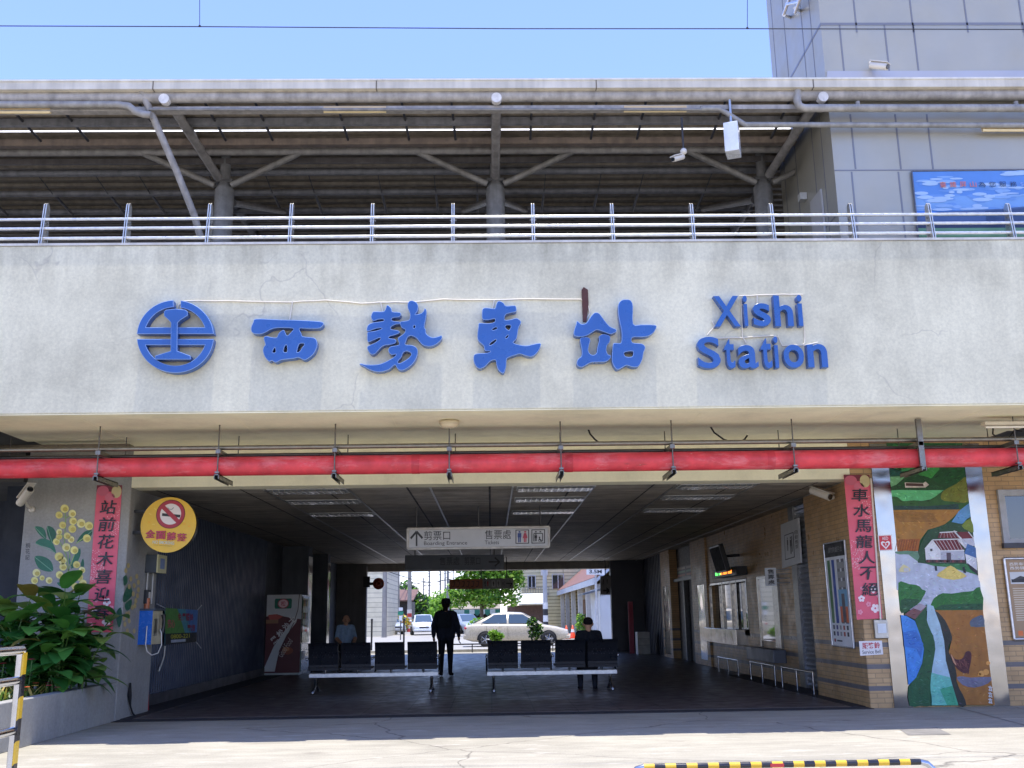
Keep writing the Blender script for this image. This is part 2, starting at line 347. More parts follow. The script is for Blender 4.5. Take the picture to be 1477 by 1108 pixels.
# ================================================================== STATION BUILDING
B=thing('station_building','pale concrete railway station building with a long deep fascia over an open entrance hall','station',(0,D,0))
mb=MB((196,193,188)); mb.box((-14,FY,SZ),(15,FY+.28,5.77)); obj('fascia',mb,M['fascia'],B,.012)
obj('coping',MB((205,202,196)).box((-14,FY-.012,5.771),(15,FY+.3,5.80)),M['wall'],B)
mb=MB((252,246,214)); mb.box((-6.27,FY+.283,SZ+.02),(7.3,13.54,SZ+.1)); mb.box((-6.27,13.543,SZ+.055),(7.3,D,SZ+.14))
for x in (-4.95,-3.1,-1.2,.75,2.6,4.4,6.1): mb.box((x,FY+.29,SZ+.0165),(x+.012,13.53,SZ+.02),(170,155,130))
mb.box((-6.27,FY+.012,SZ-.012),(7.3,FY+.28,SZ-.002),(215,203,182))
obj('soffit',mb,M['cream'],B)
mb=MB(); mb.box((-14,FY+.29,3.9),(15,37,4.85)); mb.box((-14,12.2,3.5),(-6.9,12.6,3.9)); mb.box((-14,14.9,3.35),(-6.9,15.4,3.9))
obj('platform_slab',mb,M['slab'],B)
obj('front_beam',MB().box((-5.08,D,CZ),(5.2,D+.34,SZ+.05)),M['cream'],B)
pxl=PY(33,760,D).x
obj('pier',MB().box((pxl,D,0),(-5.08,15.6,SZ+.05)),M['pier'],B,.015)
obj('beam_end',MB().box((-8.2,13.3,3.02),(-6.83,13.9,3.3)),M['cream'],B)
obj('tile_wall',MB().box((5.2,D,0),(12,D+.24,SZ+.05)),M['tile_f'],B)
obj('tile_wall',MB().box((5.195,D+.005,0),(5.62,16.5,CZ)),M['tile_s'],B)
obj('side_wall',MB().box((5.62,16.5,0),(5.9,36,CZ)).box((XR,18.25,0),(5.62,21.6,CZ)).box((XR,21.603,0),(5.62,25.4,.82)).box((XR,21.603,2.02),(5.62,25.4,CZ)).box((XR-.05,25.4,0),(5.62,27.3,CZ)).box((XR-.1,30.3,0),(5.62,31.9,CZ)),M['tile_s'],B)
# ceiling with T-bars and light troffers
obj('ceiling',MB().box((-5.6,D+.345,CZ),(5.7,36.4,CZ+.05)),M['ceil'],B)
ce=B.children[-1]
mb=MB((190,190,188))
for i in range(-3,6):
    x=.34+1.21*(i-.0)
    if -5.5<x<5.6: mb.box((x-.014,D+.36,CZ-.012),(x+.014,36.3,CZ-.002))
obj('ceiling_grid',mb,M['steel'],ce)
def troffer(x,y):
    mb=MB((215,216,214)); w_,d_=1.15,.5
    mb.box((x,y,CZ-.006),(x+w_,y+.02,CZ+.001)).box((x,y+d_-.02,CZ-.006),(x+w_,y+d_,CZ+.001)).box((x,y+.021,CZ-.006),(x+.02,y+d_-.021,CZ+.001)).box((x+w_-.02,y+.021,CZ-.006),(x+w_,y+d_-.021,CZ+.001))
    mb.box((x+.021,y+.021,CZ-.004),(x+w_-.021,y+d_-.021,CZ-.001),(170,172,172))
    o=obj('ceiling_light',mb,M['paint'],B)
    lv=MB((235,236,235))
    for k in range(1,13): lv.box((x+k*w_/13-.004,y+.022,CZ-.03),(x+k*w_/13+.004,y+d_-.022,CZ-.0045))
    for k in range(1,4): lv.box((x+.022,y+k*d_/4-.025,CZ-.034),(x+w_-.022,y+k*d_/4+.025,CZ-.0305))
    obj('louvre',lv,M['chrome'],o)
for r_ in (14.64,16.05,18.1):
    for x in (-3.29,.37,2.79): troffer(x+.03,r_)
# corrugated left wall
mb=MB((50,62,82)); y=15.6; pr=[]
while y<24.6:
    pr += [(XL,y),(XL+.02,y+.02),(XL+.02,y+.07),(XL,y+.09)]; y+=.11
vs=[]; fs=[]
for x,yy in pr: vs += [(x,yy,.18),(x,yy,CZ)]
fs=[(2*i,2*i+2,2*i+3,2*i+1) for i in range(len(pr)-1)]
mb.add(vs,fs); mb.box((XL-.2,15.6,0),(XL-.02,24.7,CZ)); mb.box((XL-.02,15.6,0),(XL+.05,24.7,.18),(70,72,78))
obj('corrugated_wall',mb,M['panel'],B)
mb=MB((92,98,108)); mb.box((XL-.2,24.7,0),(XL,36,CZ)); mb.box((XL+.0,26.6,0),(-4.75,27.2,CZ)); mb.box((XL,30.1,0),(-4.8,30.6,CZ)); mb.box((-5.6,36,0),(-4.37,36.3,CZ+.1),(120,120,118))
obj('side_wall',mb,M['wall'],B)
obj('steel_cladding',MB().box((-4.747,26.62,.1),(-4.74,27.18,2.9)),M['stainless'],B); obj('steel_cladding',MB().box((-4.797,30.12,.1),(-4.79,30.58,2.9)),M['stainless'],B)
mb=MB((52,56,66)); mb.box((4.25,36,0),(5.9,36.3,CZ+.1))
for k in range(12): mb.box((XR-.06,32.2+k*.32,0),(XR+.17,32.36+k*.32,CZ))
obj('ribbed_wall',mb,M['panel'],B)
# left and right of the hall, under the slab
mb=MB((70,76,88)); mb.box((-14,22,0),(-9.0,22.3,3.9)); mb.box((-9.0,22,2.35),(-5.7,22.3,3.9)); mb.box((pxl+.02,15.61,0),(-5.6,15.9,3.9)); mb.box((-5.62,15.6,0),(-5.55,36,3.9)); mb.box((-8.6,18,0),(-8.25,18.4,3.9))
obj('side_passage_wall',mb,M['wall'],B)
mb=MB((60,62,66)); mb.box((5.9,16,0),(6.0,36.3,3.9)); mb.box((-14,36.3,2.9),(15,36.9,4.85),(175,172,165)); obj('rear_wall',mb,M['wall'],B)
# ------------------------------------------------ fittings in the right-hand wall (parts of the building)
RN=(-1,0,0)
def xb(x,tl,tr,br,bl): return Board(PX(*tl,x),PX(*tr,x),PX(*br,x),PX(*bl,x),RN)
# roller shutter y 16.52-18.2
mb=MB((190,192,196)); zz=.02
while zz<CZ-.05:
    mb.add([(5.5,16.5,zz),(5.5,17.95,zz),(5.47,17.95,zz+.05),(5.47,16.5,zz+.05),(5.5,17.95,zz+.085),(5.5,16.5,zz+.085)],[(0,1,2,3),(3,2,4,5)]); zz+=.085
rs=obj('roller_shutter',mb,M['steel'],B)
obj('guide_rail',MB((150,150,148)).box((5.44,17.95,0),(5.62,18.24,CZ)),M['steel'],rs)
# ticket window y 21.6-25.4, z .82-2.02
tw=obj('ticket_window',MB((120,122,120)).box((5.60,21.6,.82),(5.63,25.4,2.02)),M['glass'],B)
mb=MB((128,128,126))
for y in (21.61,22.5,23.05,23.9,25.35): mb.box((XR-.01,y,.95),(XR+.06,y+.045,2.0))
mb.box((XR-.01,21.66,1.955),(XR+.06,25.34,2.0)); obj('window_frame',mb,M['chrome'],tw)
obj('counter',MB((190,190,190)).box((5.2,21.8,.62),(5.6,23.9,.95)).box((5.25,23.95,.62),(5.6,25.3,.95),(40,42,46)),M['stainless'],tw,.01)
# second window by the shutter
mw=obj('ticket_window',MB((30,34,38)).box((5.43,19.2,.75),(5.448,20.6,1.95)),M['glass'],B)
obj('window_frame',MB((130,130,128)).box((5.40,19.12,.6),(5.452,19.5,2.0)).box((5.41,19.5,1.95),(5.452,20.65,2.0)).box((5.41,20.55,.6),(5.452,20.65,1.95)),M['chrome'],mw)
obj('counter',MB((98,102,110)).box((5.2,19.0,.38),(5.445,21.0,.62)),M['panel'],mw,.01)
# doorway farther in
dw=obj('doorway',MB((34,36,40)).box((5.58,27.3,0),(5.615,30.3,CZ)),M['paint'],B)
obj('door_frame',MB((90,92,94)).box((5.45,27.32,0),(5.57,27.42,2.5)).box((5.45,28.7,0),(5.57,28.8,2.2)).box((5.45,27.42,2.2),(5.57,30.28,2.28)),M['steel'],dw)
bd=Board((5.56,30.2,2.62),(5.56,27.5,2.62),(5.56,27.5,2.3),(5.56,30.2,2.3),RN); mb=MB((120,124,128)); mb.poly(bd.q)
for k in range(3): bd.rect(mb,.03,.1+k*.3,.46,.27+k*.3,[(205,200,190),(150,190,170),(205,150,140)][k]); bd.rect(mb,.54,.1+k*.3,.97,.27+k*.3,[(195,190,185),(150,185,170),(200,140,130)][k])  # bright stripes are reflections painted onto the transom window
obj('transom',mb,M['print'],dw)
obj('steel_cladding',MB().box((5.393,25.7,.15),(5.397,26.5,2.0)),M['stainless'],B); obj('steel_cladding',MB().box((5.345,30.6,.1),(5.347,31.6,2.1)),M['stainless'],B)
# ------------------------------------------------ mural wall steel panels and window of the front wall
for a,b_,c_,d_ in (((1255.6,640),(1283,640),(1312,1018),(1288.4,1019)),((1388,640),(1412,640),(1457,1016),(1432,1017))):
    mb=MB(); q=[PY(*p,D-.02) for p in (a,b_,c_,d_)]; x0=(q[0].x+q[3].x)/2; x1=(q[1].x+q[2].x)/2
    mb.box((x0,D-.02,.0),(x1,D-.001,q[0].z)); obj('steel_cladding',mb,M['stainless'],B)
x0=PY(1440,750,D).x+.02; z1=PY(1440,707,D).z; z0=PY(1440,790,D).z
wn=obj('window',MB((120,128,132)).box((x0+.09,D-.012,z0+.12),(x0+1.1,D-.002,z1-.09)),M['glass'],B)
obj('window_frame',MB((165,166,168)).box((x0,D-.05,z0+.06),(x0+.09,D-.001,z1)).box((x0+.09,D-.05,z1-.09),(x0+1.2,D-.001,z1)).box((x0+.09,D-.05,z0+.06),(x0+1.2,D-.001,z0+.12)).box((x0-.02,D-.07,z0-.01),(x0+1.2,D-.001,z0+.058),(60,60,66)),M['paint'],wn)
# ================================================================== GUARD RAILING
GR=thing('guard_railing','galvanised steel railing of three bars along the top of the concrete fascia','railing',(0,FY+.15,5.8))
for k,yy in enumerate((313,326,340)):
    z=PY(740,yy,FY+.05).z; obj('rail',MB((214,216,218)).tube([(-13,FY+.05,z),(14.8,FY+.05,z)],.021,8),M['steel'],GR)
ppx=[-52,66,185,303,421,538,654,769,883,998,1113,1228,1341,1456,1572]
mb0=None
for px in ppx:
    x=PY(px,350,FY+.15).x; z1=PY(px,296,FY+.15).z
    mb=MB((216,213,204)); 
    for s in (-.02,.006):
        mb.prism([(x+s,FY-.005,5.8),(x+s,FY+.17,5.8),(x+s,FY+.14,z1-.03),(x+s,FY+.09,z1),(x+s,FY+.05,z1-.03)],(.012,0,0))
    mb.box((x-.05,FY+.03,5.795),(x+.05,FY+.26,5.812)); 
    for zz in (5.86,6.0,6.1): mb.tube([(x-.04,FY+.08,zz),(x+.04,FY+.08,zz)],.012,6,(150,152,155))
    obj('post',mb,M['steel'],GR)
# ================================================================== PLATFORM CANOPY
GY=11.62; zg0=PY(740,127,GY).z; zg1=PY(740,114,GY).z; ZD=zg0+.03; YS=PZ(740,186.5,zg0+.04).y; yd=lambda py,o=.09: PZ(740,py,zg0+.03-o).y
CN=thing('platform_canopy','long platform canopy on grey steel columns with a cream front gutter, above the fascia','canopy',(0,13.6,4.85))
mb=MB((222,214,196)); mb.box((-16,GY,zg0),(16,GY+.13,zg1))
for px in (221,543,860,1173): x=PY(px,120,GY).x; mb.box((x-.006,GY-.006,zg0-.004),(x+.006,GY+.1,zg1+.004),(120,112,100))
mb.box((-16,GY-.012,zg1-.02),(16,GY,zg1+.004),(225,222,212)); obj('gutter',mb,M['wall'],CN)
def deck(y0,y1,x0,x1):
    mb=MB((150,138,120)); y=y0; pr=[]
    while y<y1-.02:
        st=min(.22,y1-y); pr+=[(y,0),(y+st*.3,0),(y+st*.42,.035),(y+st*.88,.035)]; y+=.22
    pr.append((y1,0)); vs=[]
    for yy,dz in pr: vs+=[(x0,yy,ZD+dz),(x1,yy,ZD+dz)]
    mb.add(vs,[(2*i,2*i+1,2*i+3,2*i+2) for i in range(len(pr)-1)]); mb.box((x0,y0,ZD+.08),(x1,y1,ZD+.1)); return mb
obj('roof_deck',deck(GY+.13,YS-.035,-16,4.48),M['greypipe'],CN)
obj('roof_deck',deck(GY+.13,11.88,4.49,16),M['greypipe'],CN)
obj('roof_deck',deck(YS+.035,21,-16,4.48),M['greypipe'],CN)
obj('roof_deck',deck(14.16,21,4.49,16),M['greypipe'],CN)
obj('skylight_strip',MB((235,238,240)).poly([(-16,YS-.035,ZD+.012),(4.48,YS-.035,ZD+.012),(4.48,YS+.035,ZD+.012),(-16,YS+.035,ZD+.012)]),M['sheet'],CN)
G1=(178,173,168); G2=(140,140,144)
def xpipe(name,py,y,r,x0=-16,x1=4.4,col=G1,box=None):
    z=PY(740,py,y).z; mb=MB(col)
    if box: mb.box((x0,y-box[0],z-box[1]),(x1,y+box[0],z+box[1]))
    else: mb.tube([(x0,y,z),(x1,y,z)],r,12)
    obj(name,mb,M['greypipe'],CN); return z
zf=xpipe('front_beam',139,11.76,.075,x1=14)
xpipe('purlin',158,11.83,0,box=(.05,.03))
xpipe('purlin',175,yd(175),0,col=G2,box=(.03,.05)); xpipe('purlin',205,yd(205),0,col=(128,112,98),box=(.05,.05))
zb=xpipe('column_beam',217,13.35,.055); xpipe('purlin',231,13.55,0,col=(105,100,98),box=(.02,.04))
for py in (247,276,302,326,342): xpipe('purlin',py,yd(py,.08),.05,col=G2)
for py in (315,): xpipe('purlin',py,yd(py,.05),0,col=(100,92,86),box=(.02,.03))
mb=MB((70,70,74))
for i in range(26):
    x=-13+i*.85-(.2 if i%3==0 else 0)
    if x<4.2:
        for p_,q_,r_ in (((x,11.83,ZD-.06),(x+.02,yd(200),ZD-.1),.018),((x+.3,yd(276),ZD-.1),(x+.3,yd(302),ZD-.14),.02),((x+.3,yd(247),ZD-.03),(x+.3,yd(274),ZD-.12),.008)):
            obj('sag_rod',MB((70,70,74)).tube([p_,q_],r_,6),M['greypipe'],CN)
for px,cap in ((322,238),(715,716),(1103,1186)):
    x=PY(px,310,13.6).x; zt=PY(715,262,13.6).z
    mb=MB((140,140,140)); mb.lathe([(.135,4.85),(.135,zt-.12),(.105,zt-.06),(.075,zt+.0),(.07,zt+.5)],(x,13.6,0),n=18); mb.lathe([(.19,4.86),(.19,4.9),(.135,4.9)],(x,13.6,0),n=18); obj('column',mb,M['greypipe'],CN)
    cx=PY(cap,137,11.7).x; mb=MB((165,160,155)); p0=V((cx,11.76,zf)); p1=V((x+(cx-x)*.12,13.38,zt-.02))
    mb.tube([p0+V((0,-.1,-.07)),p0+V((0,0,-.06))],.066,16,(236,232,226)); obj('rafter_end',mb,M['greypipe'],CN)
    mb=MB((150,146,142)); mb.tube([p0,p1],.06,12); obj('strut',mb,M['greypipe'],CN)
    mb=MB((125,122,120)); mb.tube([(cx,11.9,zf+.02),(cx,13.6,zf+.03),(cx,17.5,zf+.05)],.07,12); mb.tube([(x,13.6,zt),(x+(cx-x)*.1,13.6,zf)],.06,10); obj('rafter',mb,M['greypipe'],CN)
    for s in (-1,1):
        mb=MB((150,147,142)); mb.tube([(x+s*.12,13.5,zt-.08),(x+s*1.12,13.36,zb-.02)],.045,10); obj('brace',mb,M['greypipe'],CN)
        mb=MB((110,108,106)); mb.tube([(x+s*.1,13.75,zt-.25),(x+s*.5,15.3,ZD-.15)],.05,10); obj('brace',mb,M['greypipe'],CN)
    obj('collar',MB((110,110,110)).box((x-.13,13.52,zt-.02),(x+.13,13.68,zt+.03)),M['greypipe'],CN,.01)
# drain pipes of the canopy
def pxs(l,y): return [PY(a,b,y if not isinstance(y,(list,tuple)) else y[i]) for i,(a,b) in enumerate(l)]
obj('downpipe',MB((165,160,154)).tube(pxs([(203,128),(222,172),(254,245),(280,310),(290,345)],[11.7,11.82,12.05,12.3,12.45]),.045,12),M['greypipe'],CN)
obj('downpipe',MB((168,164,158)).tube(pxs([(-60,151),(170,151),(186,153),(196,161),(206,165),(218,166)],11.72),.045,12),M['greypipe'],CN)
obj('downpipe',MB((172,168,162)).tube(pxs([(1150,128),(1150,146),(1153,153),(1160,156),(1600,156)],11.7),.05,12),M['greypipe'],CN)
for px in (1237,1465): 
    p=PY(px,147,11.7); obj('pipe_bracket',MB((160,156,150)).tube([p,p+V((0,0,-.1))],.03,8),M['greypipe'],CN)
obj('conduit',MB((160,158,154)).tube(pxs([(1010,157),(1038,157),(1075,180),(1600,181)],11.76),.035,10),M['greypipe'],CN)
obj('conduit',MB((140,138,136)).tube(pxs([(215,158),(1012,158)],11.74),.02,8),M['greypipe'],CN)
for i,(px0,px1,py,lb) in enumerate(((-40,73,162,'at the left end of the canopy'),(467,557,161,'left of the middle canopy column'),(900,990,160,'between the middle and right canopy columns'),(1417,1520,188,'in front of the grey tower above the landscape poster'))):
    a=PY(px0,py,11.8); b=PY(px1,py,11.8)
    t=thing('batten_light','yellowish batten lamp '+lb,'lamp',(a+b)/2,'batten lamps under the platform canopy')
    obj('lamp_tube',MB((232,212,165)).tube([a,b],.022,8),M['plastic'],t); obj('lamp_body',MB((215,190,145)).box(a+V((0,-.03,.024)),b+V((0,.03,.06))),M['plastic'],t)
# ================================================================== GREY TOWER
TW=thing('lift_tower','grey metal clad tower block rising through the right end of the canopy','tower',(6.5,12,4.85))
TY,TX=11.9,4.5
mb=MB((174,170,156)); mb.box((TX,TY,4.85),(11,14.12,12.6))
S=(128,128,132); zs_=lambda py,px=1300: PY(px,py,TY).z
def seamx(px0,py0,py1,wd=.022):
    x=PY(px0,(py0+py1)/2,TY).x; mb.box((x,TY-.004,zs_(py1,px0)),(x+wd,TY,zs_(py0,px0)),S)
zgv=zs_(35,1187); mb.box((TX-.004,TY-.004,zgv-.02),(11,TY,zgv+.02),S)
z2=zs_(246,1210); mb.box((TX,TY-.004,z2-.008),(11,TY,z2+.008),S)
for px in (1222,1302,1379,1457,1530): seamx(px,-200,47)
for px in (1213,1278,1320,1480): seamx(px,36,105)
for px in (1229,1294,1340): seamx(px,165,244)
for px in (1232,1300): seamx(px,248,350)
for yy in (12.25,12.6,13.35,13.9): mb.box((TX-.004,yy,4.9),(TX,yy+.018,12.6),S)
mb.box((TX-.004,TY,zgv-.02),(TX,14.1,zgv+.02),S); mb.box((TX-.004,TY,z2-.6),(TX,14.1,z2-.58),S)
obj('wall',mb,M['panel'],TW)
mb=MB((178,178,182)); za=zs_(108,1250); mb.prism([(TX-.02,TY-.03,za-.25),(11,TY-.03,za-.25),(11,TY-.03,za+.04),(TX+.02,TY-.03,za+.04)],(0,.026,0)); obj('flashing',mb,M['panel'],TW)
q=[PX(*p,TX-.03) for p in ((1168,292),(1184,282),(1190,350),(1170,350))]
mb=MB((196,194,190)); mb.box((TX-.03,q[1].y,4.9),(TX-.005,q[0].y,q[0].z)); dr=obj('door',mb,M['panel'],TW)
p=PX(1186,300,TX-.03); obj('hook',MB((205,205,200)).box((TX-.1,13.0,q[0].z+.12),(TX-.005,13.12,q[0].z+.22)),M['plastic'],TW)
mb=MB((215,216,220))
for dx in (0,.28): mb.tube([PX(1130+dx*60,22-dx*14,TX-.15),PX(1149+dx*60,-30-dx*14,TX-.15)],.025,8)
mb.tube([PX(1130,22,TX-.15),PX(1135,6,TX-.15),PX(1152,2,TX-.15)],.025,8); mb.tube([PX(1131,22,TX-.15),PX(1140,25,TX)],.025,8); mb.tube([PX(1147,12,TX-.15),PX(1154,16,TX)],.025,8)
obj('roof_ladder',mb,M['steel'],TW)
# ================================================================== BLUE SIGN CHARACTERS ON THE FASCIA
def zpx(scale, ox, oy, pts): return [(ox+a/scale, oy+b/scale) for a,b in pts]
BLUE=(34,88,160)
def curve_sign(name, label, cat, pieces, y_face, thick, group=None, proud=None, k=3):
    """pieces: list of (list of outlines in photo pixels); the front face stands at y_face, the body runs back to the wall"""
    mb=MB(BLUE)
    for pi,outs in enumerate(pieces):
        c=bpy.data.curves.new('k','CURVE'); c.dimensions='2D'; c.fill_mode='BOTH'; bv=.006
        c.extrude=(thick-2*bv)/2; c.bevel_depth=bv; c.bevel_resolution=1; c.offset=-bv
        for o_ in outs:
            o_=[PY(px,py,y_face) for px,py in o_]
            s=c.splines.new('POLY'); s.points.add(len(o_)-1); s.use_cyclic_u=True
            for p,q in zip(s.points,o_): p.co=(q.x,q.z,0,1)
        o=bpy.data.objects.new('k',c); me=bpy.data.meshes.new_from_object(o)
        dy=(proud or {}).get(pi,0)
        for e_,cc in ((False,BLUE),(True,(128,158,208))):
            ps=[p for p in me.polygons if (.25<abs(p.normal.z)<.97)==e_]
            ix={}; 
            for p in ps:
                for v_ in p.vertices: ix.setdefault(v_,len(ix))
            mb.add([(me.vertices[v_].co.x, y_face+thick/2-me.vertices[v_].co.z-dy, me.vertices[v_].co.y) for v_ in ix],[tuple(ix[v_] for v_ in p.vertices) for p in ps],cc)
        bpy.data.objects.remove(o); bpy.data.curves.remove(c); bpy.data.meshes.remove(me)
    cx=sum(v[0] for v in mb.v)/len(mb.v); cz=min(v[2] for v in mb.v)
    mb.v=[(a-cx,b-FY,c_-cz) for a,b,c_ in mb.v]
    o=obj(name,mb,M['bluechar']); o.location=(cx,FY,cz); return tag(o,label,cat,group)
YF=FY-.125
sm=lambda sc,ox,oy,pts,k=3: [tuple(p) for p in smooth_closed([V((a,b)) for a,b in zpx(sc,ox,oy,pts)],k)]
xi=[(295,195),(620,208),(900,215),(1200,235),(1245,265),(1225,305),(1170,332),(1000,334),(905,335),(930,400),(945,440),(1000,452),(1110,465),(1150,510),(1155,590),(1100,700),(1000,775),(950,775),(890,745),(820,760),(650,780),(570,815),(510,790),(470,800),(415,740),(385,650),(400,590),(420,560),(395,470),(430,440),(500,455),(580,460),(610,400),(680,350),(715,420),(740,430),(790,380),(808,332),(600,325),(500,345),(420,390),(350,412),(270,408),(225,380),(218,320),(250,240)]
xh=[[(555,605),(520,665),(540,676),(565,665)],[(715,565),(690,600),(678,660),(725,668),(728,600)],[(905,552),(975,552),(945,600),(905,660),(870,668),(875,630)]]
curve_sign('sign_character','blue raised brush character with one long top bar, just right of the round emblem','sign character',[[sm(9.847,340,440,xi)]+[sm(9.847,340,440,h) for h in xh]],YF,.115,'brush characters on the fascia')
s1=[(455,140),(500,180),(515,225),(610,235),(632,265),(600,300),(540,305),(508,320),(512,345),(560,355),(612,362),(617,390),(560,397),(500,430),(500,460),(560,470),(605,485),(608,512),(540,540),(475,560),(475,580),(540,590),(567,610),(550,650),(480,668),(400,680),(340,730),(290,785),(240,795),(195,750),(185,690),(290,640),(358,592),(340,576),(280,600),(200,632),(182,600),(182,540),(190,500),(290,482),(370,458),(360,446),(290,455),(190,488),(175,450),(200,400),(260,372),(395,352),(392,328),(330,330),(262,350),(232,300),(245,250),(270,225),(390,225),(420,200),(440,150)]
s2=[(775,80),(830,100),(860,150),(850,220),(822,265),(900,250),(935,215),(945,185),(968,200),(970,260),(958,340),(942,430),(962,465),(960,500),(985,540),(1050,572),(1120,562),(1172,547),(1175,590),(1120,650),(1050,685),(980,690),(920,670),(870,620),(835,578),(765,548),(720,570),(700,620),(692,665),(780,675),(840,710),(855,770),(830,860),(770,940),(680,1000),(620,1008),(580,980),(548,938),(470,1000),(350,1030),(235,1010),(150,965),(80,928),(100,918),(180,935),(330,930),(440,890),(540,830),(565,797),(510,802),(470,770),(465,725),(500,690),(605,668),(590,600),(600,570),(670,520),(690,470),(640,440),(620,390),(630,360),(700,350),(745,330),(750,250),(725,190),(720,130),(740,90)]
s2h=[[(590,895),(640,830),(655,785),(692,757),(745,765),(768,795),(735,845),(660,895),(610,915)],[(798,418),(818,413),(820,440),(800,447)]]
curve_sign('sign_character','blue raised brush character with comb-like strokes and a long sweeping tail','sign character',[[sm(9.236,510,425,s1)],[sm(9.236,510,425,s2)]+[sm(9.236,510,425,h) for h in s2h]],YF,.115,'brush characters on the fascia',{1:.004})
ch=[(470,85),(520,110),(555,150),(670,145),(690,180),(685,225),(600,245),(545,270),(537,335),(620,330),(690,312),(745,345),(750,380),(720,440),(705,530),(690,590),(650,640),(740,670),(830,680),(920,660),(1015,648),(1000,720),(950,790),(890,825),(820,815),(740,790),(660,810),(590,835),(560,860),(555,950),(530,1030),(500,1045),(450,1000),(425,930),(410,870),(340,890),(270,960),(200,985),(150,950),(122,880),(125,810),(170,785),(300,775),(345,757),(280,750),(262,720),(255,680),(190,620),(172,560),(185,420),(200,378),(300,382),(395,367),(402,322),(320,338),(245,330),(232,270),(245,185),(310,175),(400,185),(420,140),(440,95)]
chh=[[(368,460),(420,433),(430,455),(385,472)],[(543,430),(560,408),(617,413),(595,472),(560,455)],[(546,572),(580,538),(584,555),(555,584)],[(333,672),(350,640),(415,598),(422,615),(370,662)]]
curve_sign('sign_character','blue raised brush character with a tall central stroke and crossing arms','sign character',[[sm(9.233,670,425,ch)]+[sm(9.233,670,425,h) for h in chh]],YF,.115,'brush characters on the fascia')
z1_=[(145,435),(190,470),(250,460),(300,390),(340,345),(370,335),(410,350),(470,430),(530,500),(600,530),(608,560),(560,585),(530,590),(460,565),(380,540),(330,565),(240,615),(150,620),(105,600),(110,540),(130,480)]
z2_=[(215,627),(280,630),(300,660),(285,720),(275,780),(300,825),(340,835),(375,810),(385,740),(405,660),(400,620),(440,592),(500,597),(535,620),(530,680),(500,720),(490,780),(510,830),(540,840),(535,880),(480,915),(400,920),(310,925),(250,955),(200,980),(150,965),(140,920),(160,880),(195,850),(200,780),(185,700),(180,640)]
z3_=[(740,180),(780,195),(805,260),(808,470),(900,478),(1040,480),(1085,500),(1050,570),(980,615),(900,625),(798,630),(798,690),(900,702),(940,725),(950,760),(930,810),(915,890),(870,970),(800,980),(730,960),(680,985),(620,1010),(580,970),(555,900),(560,800),(570,710),(600,695),(665,690),(670,560),(655,480),(635,380),(628,280),(640,220),(680,185)]
curve_sign('sign_character','blue raised brush character with a tent-shaped top beside the English name','sign character',[[sm(8.207,815,410,z1_)],[sm(8.207,815,410,z2_)],[sm(8.207,815,410,z3_),sm(8.207,815,410,[(700,812),(740,797),(805,795),(805,840),(780,860),(715,855)],2)]],YF,.115,'brush characters on the fascia',{1:-.006})
def arc(cx,cy,rx,ry,a0,a1,n=20): return [(cx+rx*math.cos(R(a0+(a1-a0)*i/n)),cy+ry*math.sin(R(a0+(a1-a0)*i/n))) for i in range(n+1)]
E_=lambda pts: zpx(8.523,185,420,pts)
up=arc(577,557,473,447,184,266)+[(550,195)]+arc(577,557,380,362,265,198)+[(935,447)]+arc(577,557,380,362,-18,-79)+[(640,112)]+arc(577,557,473,447,-82,-4)
up=arc(577,557,473,447,184,267)+arc(577,557,380,362,267,198)[0:]+arc(577,557,380,362,-18,-80)+arc(577,557,473,447,-82,-4)
lo=arc(577,557,473,447,-356,-184,40)
loin=arc(577,557,380,360,17,163,30)
rail=[(470,235),(590,222),(705,235),(735,255),(735,305),(640,365),(612,395),(608,740),(660,758),(770,800),(772,845),(335,845),(335,800),(470,758),(525,740),(530,395),(505,365),(445,310),(443,258)]
curve_sign('station_emblem','blue round raised emblem holding a rail cross-section, at the left end of the fascia lettering','emblem',[[E_(up)],[E_(lo),E_(loin)],[E_(rail)]],YF,.115,None,{2:.02})
def letter(s, px, nm):
    x0,y0,x1,y1=px; y0p=[PY(*p,FY-.1) for p in ((990+x0/6.714,415+y0/6.714),(990+x1/6.714,415+y1/6.714))]
    Hh=y0p[0].z-y0p[1].z; W=y0p[1].x-y0p[0].x
    vs,fs,_=glyphs(s,.016,.05,.005); zs=max(v.z for v in vs)
    cx=y0p[0].x+W/2; mb=MB(BLUE).add([((v.x-.5)*W,-.098+ (zs-v.z)*.096/(2*zs), v.y*Hh) for v in vs],fs)
    o=obj('sign_letter',mb,M['bluechar']); o.location=(cx,FY,y0p[1].z); tag(o,nm,'sign letter','English letters on the fascia')
for s,px,nm in (('X',(255,80,530,375),'blue raised letter X that begins the upper English word'),('i',(545,75,605,370),'blue raised letter i between X and s on the fascia'),('s',(640,150,825,372),'blue raised letter s in the middle of the upper English word'),('h',(840,75,1045,372),'blue raised letter h between s and i on the fascia'),('i',(1065,68,1140,370),'blue raised letter i that ends the upper English word'),
  ('S',(100,475,340,780),'blue raised capital S that begins the lower English word'),('t',(360,490,480,780),'blue raised letter t between capital S and a'),('a',(495,555,705,780),'blue raised letter a between the two letters t'),('t',(715,485,840,780),'blue raised letter t between a and i of the lower word'),('i',(840,470,905,775),'blue raised letter i between t and o of the lower word'),('o',(935,550,1150,775),'blue raised letter o of the lower English word'),('n',(1165,545,1378,770),'blue raised letter n that ends the lower English word')):
    letter(s,px,nm)
WC=(222,212,192)
